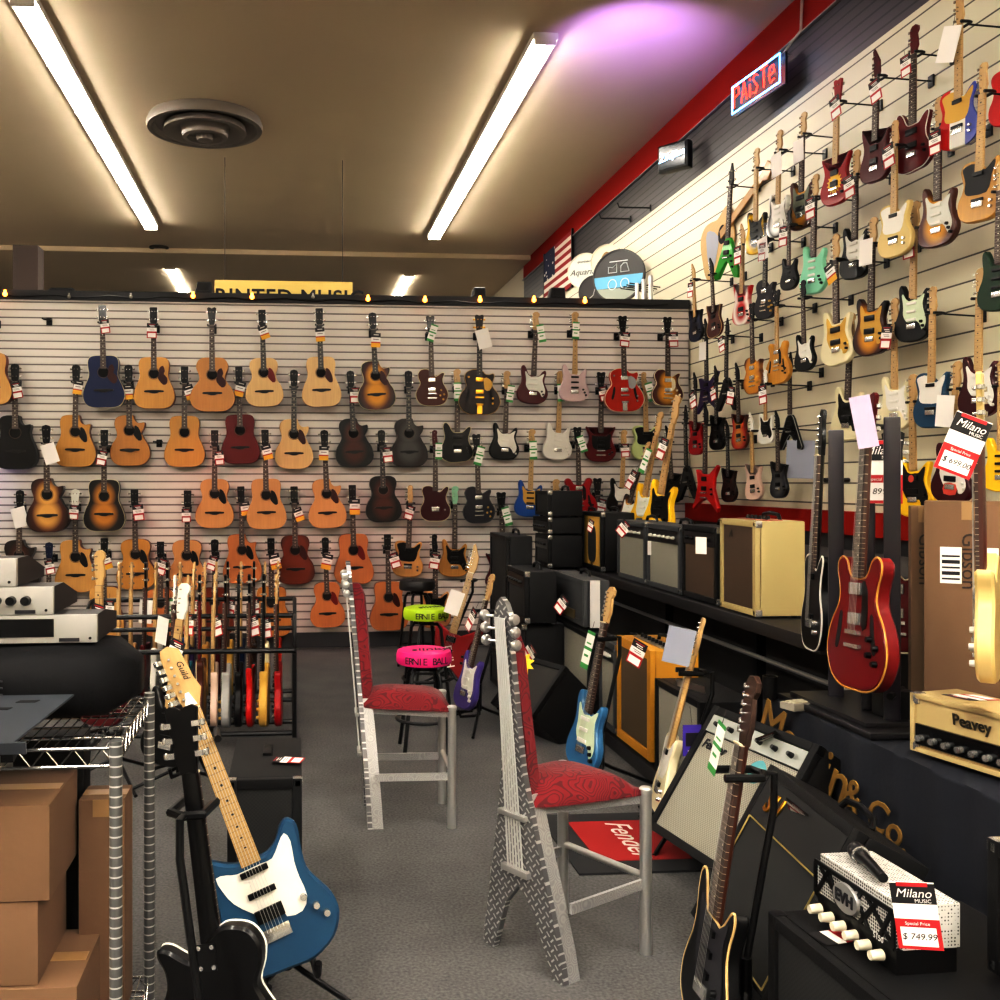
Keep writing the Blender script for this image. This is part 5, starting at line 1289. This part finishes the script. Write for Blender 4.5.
    big_tag('large red and white 699 dollar price tag above cardboard boxes', '$ 699.00', M, 1.15)
    M = Matrix.Translation(at_t(881, 440, 3.9)) @ Matrix.Rotation(math.radians(-30), 4, 'Z')
    big_tag('tall price tag hanging inside the black display stand', '$ 899.00', M, 1.5)
    o = thing('hang_tag', 'big blank grey sheet hanging below the black V guitar', 'price tag', at_t(801, 441, 7.6), (0, math.radians(2), math.radians(-30)))
    MB().box((0, 0, -.14), (.2, .003, .29)).obj('card', GREYC, o)
def build_table():
    navy = mat('navy_cloth', '#131722', .9, bump=.2, bscale=60)
    o = thing('display_table', 'long display table under a navy cloth', 'table', (2.1, 3.3, 0))
    MB().box((.45, .0, .68), (.9, 2.0, .03)).obj('table_top', dk_ := MATS['shelf_black'], o)
    for x in (.08, .82):
        for y in (-.9, .9): MB().cyl((x, y, 0), (x, y, .67), .018, n=8).obj('leg', BLKM, o)
    c = thing('table_cloth', 'navy cloth with gold lettering draped over the table', 'tablecloth', (2.1, 3.3, 0))
    # draped box with soft vertical folds
    mb = MB(); ring = []
    x0, x1, y0, y1 = -.012, .95, -1.03, 1.03
    per = []
    N = 60
    for i in range(N): per.append((x0, y1+(y0-y1)*i/N, (-1, 0)))
    for i in range(30): per.append((x0+(x1-x0)*i/30, y0, (0, -1)))
    for i in range(N): per.append((x1, y0+(y1-y0)*i/N, (1, 0)))
    for i in range(30): per.append((x1+(x0-x1)*i/30, y1, (0, 1)))
    n = len(per); vs = []
    for z, k in ((.712, 0), (.70, .15), (.5, .5), (.25, .8), (.012, 1.)):
        for i, (x, y, nn) in enumerate(per):
            w = .016*k*(math.sin(i*.9)+.5*math.sin(i*.37)); w = min(w, .02)+.008*k
            vs.append((x+nn[0]*w, y+nn[1]*w, z))
    fs = [(r*n+i, r*n+(i+1) % n, (r+1)*n+(i+1) % n, (r+1)*n+i) for r in range(4) for i in range(n)]+[tuple(range(n-1, -1, -1))]
    mb.add(vs, fs); mb.obj('cloth', navy, c, angle=80)
    gp = mat('gold_print', '#7d5f22', .7)
    for s_, size, y, z in (('Martin', .27, .62, .575), ('& Co.', .17, .09, .485), ('EST. 1833', .085, .06, .345)):
        txt('gold_lettering', s_, size, (-.062, y, z), (PI/2, math.radians(9), -PI/2), gp, c, shear=.3, bev=.002)
    # two-tier platform and display tower
    zt = .715
    o = thing('guitar_display_stand', 'tall black multi-column guitar display stand with stepped base', 'display stand', (2.42, 3.86, zt))
    pb = mat('platform_black', '#1b1a1c', .35, .1)
    MB().prism([(-.33, -.37), (-.0, -.37), (.02, .34), (-.33, .34)], -.012, .012, .004).obj('base_board', pb, o).matrix_local = Matrix.Rotation(PI/2, 4, 'X').inverted() @ Matrix.Translation((0, 0, 0)) if 0 else Matrix.Translation((0, 0, .014)) @ Matrix.Rotation(-PI/2, 4, 'X')
    MB().box((-.16, 0, .036), (.28, .58, .018)).obj('upper_board', pb, o, bevel=.006)
    MB().box((-.14, -.2, .1), (.1, .12, .11)).obj('column_foot', BLKP, o, bevel=.01)
    colm = mat('column_black', '#17131c', .3, coat=.4)
    for px, py, t, w, name in ((868, 432, 3.95, .05, 'column'), (892, 417, 3.78, .058, 'column'), (836, 430, 4.2, .06, 'column')):
        a = at_t(px, py, t)
        MB().box((a.x-2.42, a.y-3.86, (a.z-zt+.045)/2), (w, .03, a.z-zt-.045), rot=Matrix.Rotation(math.radians(-30), 3, 'Z')).obj(name, colm, o, bevel=.006)
    for px, py, t in ((866, 425, 3.85), (834, 480, 4.75)):
        a = at_t(px, py, t)-Vector((2.42, 3.86, zt))
        MB().tube([a+Vector((.14, .12, .0)), a+Vector((.04, .06, 0)), a+Vector((-.03, .03, 0))], .011, 7).obj('yoke', BLKP, o)
    a = at_t(845, 700, 3.9)
    MB().tube([(-.1, -.2, .05), (-.1, -.2, .15), (-.2, -.28, .14)], .014, 7).obj('support_arm', BLKP, o)
    # small things on the table
    p = at_z(770, 692, zt+.03); o = thing('can_holder', 'short black cup standing on the cloth-covered table', 'cup', (p.x, p.y, zt))
    MB().lathe([(.03, 0), (.032, .1), (.028, .1), (.026, .01), (0, .01)], n=20).obj('cup', BLKP, o)
    p = at_z(798, 704, zt+.02); o = thing('glass_box', 'small clear box lying on the cloth-covered table', 'box', (p.x, p.y, zt), (0, 0, .3))
    MB().box((0, 0, .015), (.12, .08, .03)).obj('shell', mat('clear_plastic', '#8f8a80', .1, spec=.8), o, bevel=.004)
    MB().box((0, 0, .032), (.09, .05, .004)).obj('lid', mat('lid_pale', '#b9b39f', .3), o)
    # cardboard boxes
    cb = mat('cardboard', '#6e5640', .85, bump=.15, bscale=40)
    def carton(label, loc, rz, w, d, h, group, word=None, stickers=0, cm=cb):
        o = thing('cardboard_box', label, 'box', loc, (0, 0, rz), group)
        MB().box((0, 0, h/2), (w, d, h)).obj('box_body', cm, o, bevel=.004)
        MB().box((0, 0, h+.0006), (w*.98, .05, .0012)).obj('tape', mat('tape', '#8f7350', .4), o)
        MB().box((0, -d/2-.0006, h*.96), (.05, .0012, h*.08)).obj('tape_end', MATS['tape'], o)
        if word: txt('lettering', word, .075, (-w*.0, -d/2-.002, h*.74), (PI/2, PI/2, 0), mat('ink_brown', '#2a1c10', .6), o)
        for i in range(stickers):
            q = MB().box((w*(-.2+.4*i), -d/2-.001, h*.72), (w*.24, .0016, h*.16)).obj('sticker', WHT, o)
            for k in range(5): MB().box((w*(-.2+.4*i), -d/2-.0022, h*(.66+.025*k)), (w*.2, .001, h*.008*(1+k % 2))).obj('print', INK, q)
        return o
    build_table.carton = carton
    p = at_t(932, 600, 4.1)
    carton('narrow tall cardboard guitar box with vertical lettering', (p.x+.03, p.y+.1, zt), math.radians(-28), .105, .12, .845, 'tall guitar boxes', 'Gibson', cm=mat('cardboard2', '#745c42', .85))
    p = at_t(978, 600, 3.8)
    carton('wide tall cardboard guitar box with two white stickers', (p.x+.045, p.y+.12, zt), math.radians(-34), .30, .28, .87, 'tall guitar boxes', 'Gibson', 2)
    # cream case leaning
    a = at_t(912, 565, 4.32)
    o = thing('guitar_case', 'slim cream case leaning behind the display stand', 'case', (a.x+.03, a.y-.02, zt+.014), (0, math.radians(4), math.radians(-30)))
    MB().prism(smooth_loop([(-.05, 0), (.04, .01), (.055, .1), (.05, .55), (.02, .62), (-.03, .6)], 2), -.05, .05, .01).obj('shell', mat('case_cream', '#c9bd9c', .5), o)
    MB().box((.0, -.054, .5), (.04, .008, .02)).obj('latch', STEEL, o)
def wire_shelf():
    X1, X0, Y0, Y1 = -.455, -1.75, 2.58, 3.16
    o = thing('wire_shelving', 'chrome wire shelving unit holding cartons and black gear', 'shelf', (X1, Y0, 0))
    W = mat('chrome_wire', '#a9a9a6', .25, 1.)
    lx = X0-X1; ly = Y1-Y0
    grooved = NT('grooved_chrome', .3, metal=.5)
    z = grooved.xyz(grooved.coords())[2]
    gmask = grooved.math('LESS_THAN', grooved.math('FRACT', grooved.math('DIVIDE', z, .0254)), .16)
    grooved.color(grooved.mix(gmask, lin('#6f706f'), lin('#d8d8d4')))
    for y in (0, ly): MB().cyl((0, y, 0), (0, y, 1.005), .0165, n=16).obj('post', grooved.m, o)
    for k, zz in enumerate((.985, .12)):
        fr = MB()
        for dz in (0, -.045):
            fr.tube([(.0, 0, zz+dz), (.0, ly, zz+dz), (lx, ly, zz+dz), (lx, 0, zz+dz)], .0045, 6, closed=True)
        for y in (0, ly):
            pts = [(-i*.035, y, zz-.045+(.045 if i % 2 else 0)) for i in range(int(-lx/.035))]
            fr.tube(pts, .003, 5)
        pts = [(0, i*.032, zz-.045+(.045 if i % 2 else 0)) for i in range(int(ly/.032))]
        fr.tube(pts, .003, 5)
        r = fr.obj('shelf_frame', W, o)
        dk = MB()
        n = int(-lx/.026)
        for i in range(1, n): dk.cyl((-i*.026, 0, zz+.004), (-i*.026, ly, zz+.004), .0019, n=5)
        for y in (ly*.2, ly*.4, ly*.6, ly*.8): dk.cyl((0, y, zz-.002), (lx, y, zz-.002), .0035, n=6)
        dk.obj('wire_grid', W, r)
    carton = build_table.carton
    Z1 = .995
    # cartons underneath on the lower shelf
    fy = Y0+.04
    carton('lowest wide carton on the bottom wire shelf', (-.95, fy+.17, .13), 0, .78, .34, .235, 'cartons on the wire shelf')
    carton('middle carton of the stack under the shelf', (-1.03, fy+.17, .368), 0, .74, .32, .215, 'cartons on the wire shelf')
    carton('upper carton with a darker taped top', (-1.0, fy+.17, .586), 0, .74, .33, .245, 'cartons on the wire shelf')
    carton('tall slim carton behind the stacked cartons on wire shelf', (-.555, Y1-.17, .13), 0, .13, .14, .62, 'cartons on the wire shelf')
    o = thing('equipment_case', 'tall black equipment case behind the cartons on wire shelf', 'case', (-1.15, Y1-.09, .13))
    MB().box((0, 0, .39), (1.05, .1, .78)).obj('case_body', BLK, o, bevel=.008)
    for x in (-.3, .3): MB().box((x, -.056, .7), (.04, .012, .05)).obj('latch', STEEL, o)
    # gig bag on the shelf
    o = thing('gig_bag', 'soft black gig bag lying across the wire shelf', 'bag', (-1.155, 2.945, Z1))
    mb = MB(); vs = []; N = 18; M_ = 12
    for i in range(N+1):
        u = i/N; x = -.75+1.46*u
        e = max(.05, 1-abs(2*u-1)**14); sag = .02*math.sin(u*9)
        for k in range(M_):
            a = 2*PI*k/M_; ca, sa = math.cos(a), math.sin(a)
            y = .185*abs(ca)**.5*(1 if ca > 0 else -1)*e**.4; zz = .105+(.10+(sag*.5 if sa > 0 else -.004))*abs(sa)**.5*(1 if sa > 0 else -1)*e**.22
            vs.append((x, y, zz))
    fs = [(i*M_+k, i*M_+(k+1) % M_, (i+1)*M_+(k+1) % M_, (i+1)*M_+k) for i in range(N) for k in range(M_)]+[tuple(range(M_-1, -1, -1)), tuple(range(N*M_, N*M_+M_))]
    mb.add(vs, fs); mb.obj('bag_body', mat('nylon_black', '#0b0b0d', .7, bump=.3, bscale=60, spec=.2), o, angle=80)
    for k in range(3): MB().box((.34, -.19, .13-.018*k), (.06, .006, .004)).obj('rib_label', mat('rib_grey', '#3a3a3c', .5), o)
    MB().tube([(-.7, -.12, .18), (0, -.135, .2), (.6, -.13, .19), (.7, 0, .15)], .006, 5).obj('zip', BLKP, o)
    # silver desktop units stacked on the bag
    sil = mat('silver_front', '#a09f9a', .4, .4); sid = mat('side_dark', '#241f1d', .5)
    z = Z1+.216
    for w1, label, knobs, screen in ((-.555, 'wide silver desktop unit with dark window, lowest of stack', 0, True), (-.675, 'silver desktop unit with three knobs, middle of stack', 3, False), (-.775, 'silver desktop unit with a single knob, top of stack', 1, False)):
        w = .86
        h = .078
        o = thing('desktop_amplifier', label, 'electronics', (w1-w/2, 2.86, z), group='silver desktop units')
        mb = MB(); zt = h
        mb.add([(-w/2, .01, 0), (w/2, .01, 0), (w/2, .3, 0), (-w/2, .3, 0), (-w/2, .01, zt), (w/2, .01, zt), (w/2, .12, zt), (-w/2, .12, zt), (w/2, .3, .03 if not screen else .05), (-w/2, .3, .03 if not screen else .05)],
               [(0, 3, 2, 1), (0, 1, 5, 4), (4, 5, 6, 7), (7, 6, 8, 9), (1, 2, 8, 6, 5), (0, 4, 7, 9, 3), (2, 3, 9, 8)])
        mb.obj('housing', sid, o, smooth=False)
        q = MB().box((0, 0, h/2), (w+.002, .02, h)).obj('front_plate', sil, o, bevel=.004)
        if screen: MB().box((w/2-.117-.2, -.011, h*.55), (.40, .004, .05)).obj('window', mat('window_black', '#050506', .1), q)
        for i in range(knobs):
            x = w/2-.072-.04*i
            MB().lathe([(0, -.03), (.012, -.03), (.0135, -.01), (0, -.01)], (x+.0, 0, h*.52), 14, axis='y').obj('knob', BLKP, q)
        MB().box((w/2-.075, -.011, .009), (.055, .003, .01)).obj('name_plate', INK, q)
        MB().lathe([(0, -.013), (.004, -.013), (.004, -.01), (0, -.01)], (w/2-.018, 0, .013), 8, axis='y').obj('screw', BLKP, q)
        z += h+.001
    # perforated black laptop trays
    for cx, cy, cz, lab, rz in ((-.80, 2.60, 1.06, 'slotted dark grey laptop tray lying on the wire shelf', -.0), (-1.06, 2.59, 1.15, 'second slotted grey laptop tray, higher on the wire shelf', 0.)):
        o = thing('laptop_tray', lab, 'laptop stand', (cx, cy, cz), (math.radians(14), 0, rz), 'slotted laptop trays')
        mb = MB(); a, b = .15, .13
        mb.prism([(-a-.06, -b), (a-.03, -b), (a+.06, b), (-a+.03, b)], -.003, .003, .001)
        m = mb.obj('tray', mat('tray_grey', '#3a3e44', .4, .2), o); m.matrix_local = Matrix.Rotation(-PI/2, 4, 'X') @ Matrix.Diagonal((1, 1, 1, 1))
        for sx, sy in ((-.08, .05), (.04, .05), (-.1, -.05), (.02, -.05), (.0, 0.0), (.1, .09)):
            MB().prism([(sx-.03, sy-.006), (sx+.02, sy-.006), (sx+.03, sy+.006), (sx-.02, sy+.006)], -.0045, .0045, .0005).obj('slot', mat('slot_black', '#070708', .8), o).matrix_local = Matrix.Rotation(-PI/2, 4, 'X')
        MB().box((-.02, -.128, -.012), (.34, .008, .03)).obj('lip', MATS['tray_grey'], o)
        for sx in (-.1, .1): MB().box((sx, -.1, -.03), (.03, .04, .05)).obj('foot', BLKP, o)
        MB().box((.06, -.09, .005), (.022, .016, .002)).obj('sticker', WHT, o)
def build_rack():
    # two-level tubular rack, seen along its guitars
    for k, (Yc, lab) in enumerate(((6.4, 'black tubular floor rack full of electric guitars, front one'), (7.35, 'black tubular floor rack full of guitars behind the front rack'))):
        o = thing('guitar_rack', lab, 'rack', (-.55, Yc, 0), group='tubular guitar racks')
        x0, x1 = (-.72 if k == 0 else -.95), .54
        for x in (x0, x1):
            for y in (-.20, .22):
                MB().tube([(x, y, .01), (x, y, .60 if y < 0 else .78)], .014, 8).obj('upright', BLKM, o)
            MB().tube([(x, -.27, .014), (x, .27, .014)], .014, 8).obj('foot', BLKM, o)
            MB().tube([(x, -.20, .60), (x, -.12, .68), (x, .12, .78), (x, .22, .78)], .014, 8).obj('side_arm', BLKM, o)
        MB().cyl((x0, -.20, .62), (x1, -.20, .62), .016, n=8).obj('top_bar', BLKP, o)
        MB().cyl((x0, .22, .78), (x1, .22, .78), .016, n=8).obj('rear_bar', BLKP, o)
        for y in (-.16, .14): MB().cyl((x0, y, .1), (x1, y, .1), .016, n=8).obj('rest_bar', BLKP, o)
    spec = [
        ('es', 'ochre:brown:brown', 'cherry', 'black', 'amber-sided guitar with red neck in the front floor rack', 'r'),
        ('sstrat', 'teal', 'maple', 'maple', 'teal guitar in the front floor rack', 'n'),
        ('strat', 'pink', 'maple', 'maple', 'pale pink guitar in the front floor rack', 'n'),
        ('lp', 'silver', 'rose', 'black', 'silver guitar in the front floor rack', 'r'),
        ('strat', 'black', 'black', 'black', 'all black guitar in the front floor rack', 'n'),
        ('sg', 'fire', 'rose', 'black', 'bright red guitar in the front floor rack', 'n'),
        ('lp', 'gold', 'ebony', 'black', 'gold-edged guitar near the end of the front floor rack', 'r'),
        ('strat', 'candy', 'rose', 'maple', 'candy red guitar at the end of the front floor rack', 'r'),
        ('tele', 'walnut', 'rose', 'white', 'walnut guitar with white headstock in the front floor rack', 'w')]
    xs = [-.545, -.64, -.42, -.33, -.24, -.175, -.125, -.075, -.75]
    n = 0
    for (t, body, neck, head, lab, tg), dx in zip(spec, [.135, .02, .25, .36, .47, .58, .70, .83, -.1]):
        x = -.76+(dx+.1)*.70
        g = make_guitar(t, body, neck, head, None, lab, 'guitars in the front floor rack', bind='cream' if t in ('es',) else None)
        base = Vector((x, 6.36, .118)); L = glen(t)
        s = orient(g, base, base+Vector((random.uniform(-.01, .012), .10, .95)), (-1, random.uniform(-.06, .04), 0), L)
        if tg != 'n': gtag(g, t, s, tg, lab, random.uniform(-.3, .3), .08, .0, 1., random.uniform(.6, 1.3))
    spec2 = [('strat', 'black', 'maple', 'maple', 'black maple-necked guitar in the rear floor rack', 'r'), ('dreadc' if 0 else 'tele', 'amber', 'maple', 'maple', 'amber maple-necked guitar in the rear floor rack', 'n'), ('sg', 'cherry', 'rose', 'black', 'cherry horned guitar in the rear floor rack', 'n'),
             ('strat', 'white', 'maple', 'maple', 'white maple-necked guitar in the rear floor rack', 'w'), ('lp', 'black', 'rose', 'black', 'black single-cutaway guitar in the rear floor rack', 'n'), ('jazz', 'sky', 'rose', 'maple', 'sky blue offset guitar in the rear floor rack', 'g'),
             ('sstrat', 'purple', 'maple', 'maple', 'purple superstrat in the rear floor rack', 'n'), ('tele', 'butter', 'maple', 'maple', 'butter yellow guitar in the rear floor rack', 'r'), ('strat', 'wine', 'rose', 'maple', 'wine red guitar in the rear floor rack', 'n'), ('lp', 'gold', 'rose', 'black', 'gold-topped guitar in the rear floor rack', 'n'), ('strat', 'navy', 'maple', 'maple', 'navy guitar in the rear floor rack', 'r'), ('sg', 'walnut', 'rose', 'black', 'walnut horned guitar in the rear floor rack', 'n'), ('tele', 'cream', 'maple', 'maple', 'cream guitar in the rear floor rack', 'r'), ('strat', 'scarlet', 'rose', 'maple', 'orange-red guitar at the end of the rear floor rack', 'n')]
    for i, (t, body, neck, head, lab, tg) in enumerate(spec2):
        x = -1.26+.087*i
        g = make_guitar(t, body, neck, head, None, lab, 'guitars in the rear floor rack')
        base = Vector((x, 7.31, .118)); L = glen(t)
        s = orient(g, base, base+Vector((random.uniform(-.01, .012), .08, .96)), (-1, random.uniform(-.05, .05), 0), L)
        if tg != 'n': gtag(g, t, s, tg, lab, random.uniform(-.3, .3), .08, .0, 1., random.uniform(.5, 1.2))
    # guitars in front of the rack, only necks and headstocks show above the shelf
    for t, b, h, tt, body, head, lab, tg in (('strat', (102, 700), (101, 550), 5.4, 'wine', 'maple', 'wine red guitar with maple headstock behind the gig bag', 'r'), ('strat', (165, 770), (186, 583), 5.2, 'black', 'white', 'black guitar with pale headstock leaning behind the blue offset one', 'r')):
        base = at_t(*b, tt); base.z = max(.12, base.z)
        top = at_t(*h, tt+.05)
        g = make_guitar(t, body, 'maple' if head != 'black' else 'rose', head, None, lab, 'guitars standing behind the wire shelf')
        z = (top-base).normalized(); base = top-z*glen(t)*1.0
        s = orient(g, base, top, (-.5, -.9, .1), glen(t))
        floor_stand('black floor stand under the '+' '.join(lab.split()[:9]), base, base+(top-base)*.72, (-.5, -.9, 0), upright=False)
        if tg != 'n': gtag(g, t, s, tg, ' '.join(lab.split()[:8]), .25, .1, .05, 1.)
def build_misc():
    make_chair('steel guitar-back chair with red velvet seat standing nearest', (.795, 3.41, 0), math.atan2(.51, .86))
    make_chair('steel guitar-back chair with red seat facing the amplifiers', (.365, 4.95, 0), math.radians(-1), W=.185)
    stool('hot pink round stool before the violet guitar', 424, 655, 6.2, .172, '#d81b7c', 'ERNIE BALL', .0)
    stool('lime green round stool between pink and black ones', 426, 612, 7.45, .17, '#a3c414', 'ERNIE BALL', .25)
    stool('black padded stool close to the slatwall partition', 417, 584, 8.9, .16, '#161617', '', .3)
    # mat
    o = thing('floor_mat', 'dark floor mat with red centre and white script', 'mat', (1.5, 4.5, .0))
    MB().box((0, 0, .006), (.62, .74, .010)).obj('rubber_border', mat('mat_dark', '#232324', .9), o, bevel=.002)
    MB().box((.02, .0, .0125), (.42, .50, .003)).obj('red_field', mat('mat_red', '#8f1512', .9), o)
    txt('lettering', 'Fender', .16, (.03, 0, .0155), (0, 0, -PI/2+.0), mat('mat_white', '#c9c2bb', .9), o, shear=.3)
    # black cabinet by the rack
    o = amp('black speaker cabinet with strap handle beside the guitar rack', (-.115, 3.72, 0), 0, .275, .6, .55, panel=None, handle=False, corners='chrome', name='speaker_cabinet', group='speaker cabinets')
    MB().box((.0, .38, .567), (.035, .13, .012)).obj('strap_handle', BLKP, o, bevel=.004)
    loose_tag('r', 'red and white price card lying on the black cabinet by the rack', (-.09, 3.95, .572), (math.radians(-90), 0, math.radians(75)), .9)
    # loose tags and papers on amplifiers
    for kind, lab, p, rot, s in (
        ('r', 'red and white price tag on the amber tweed amplifier', at_t(641, 642, 5.2), (0, .4, -.9), 1.), ('w', 'white paper heap on the grey-grilled black amplifier', at_t(690, 683, 4.7), (1.2, .2, -.5), 1.1),
        ('r', 'red and white price tag on the large silver combo', at_t(765, 735, 4.05), (1.1, -.5, -.6), 1.), ('r', 'red and white price tag on the gold-piped black amplifier', at_t(797, 806, 3.15), (.9, .5, -.9), .9),
        ('r', 'red and white price tag on the tilted wedge amplifier', at_t(534, 648, 6.05), (.3, .9, -.9), 1.), ('r', 'red and white price tag on the white-striped amplifier head', at_t(566, 598, 6.35), (0, .7, -1.0), .9),
        ('r', 'red and white price tag lying on the butter-coloured head', at_t(955, 697, 3.12), (math.radians(-85), 0, 1.9), 1.1), ('w', 'dark oval tag on the silver amplifier', at_t(652, 541, 7.2), (0, 0, -.9), .6), ('r', 'red and white price tag on the pale yellow amplifier', at_t(592, 520, 7.5), (0, .4, -1.2), .7),
        ('w', 'white shield-shaped tag on the dark brown-grilled amplifier', at_t(701, 537, 6.0), (0, 0, -.9), .6), ('r', 'price tag laid over the first silver amplifier', at_t(628, 523, 7.0), (.2, .8, -.8), .9)):
        loose_tag(kind, lab, p, rot, s)
    p = at_t(770, 770, 4.0)
    o = thing('hang_tag', 'teal oval hang tag on the large silver combo', 'price tag', at_t(757, 772, 3.92), (math.radians(-25), math.radians(20), -.9))
    MB().prism(smooth_loop([(0, -.05), (.03, -.02), (.03, .02), (0, .05), (-.03, .02), (-.03, -.02)], 3), -.002, .002, .0005).obj('card', mat('teal_card', '#3f7f86', .5), o)
    # coiled cable on the butter head
    a = at_t(962, 694, 3.2)
def build_camera():
    cam = bpy.data.cameras.new('camera'); o = link('camera', cam)
    o.location = (0, 0, CAMH); o.rotation_euler = (PI/2, 0, -TH)
    cam.sensor_width = 36; cam.lens = 36; cam.shift_x = .122; cam.shift_y = -.018; cam.clip_end = 100
    SC.camera = o
build_room(); build_lights(); build_signs(); hang_all(); build_amps(); build_table(); wire_shelf(); build_floor_guitars(); build_rack(); build_misc(); build_camera()
SC.view_settings.view_transform = 'Standard'
SC.view_settings.exposure = 1.0
SC.view_settings.use_curve_mapping = True
cm = SC.view_settings.curve_mapping; cv = cm.curves[3]
cv.points.new(.07, .038); cv.points.new(.28, .265); cv.points.new(.6, .665); cm.update()
SC.cycles.use_denoising = True
SC.cycles.max_bounces = 6
SC.cycles.diffuse_bounces = 3
bpy.context.view_layer.update()
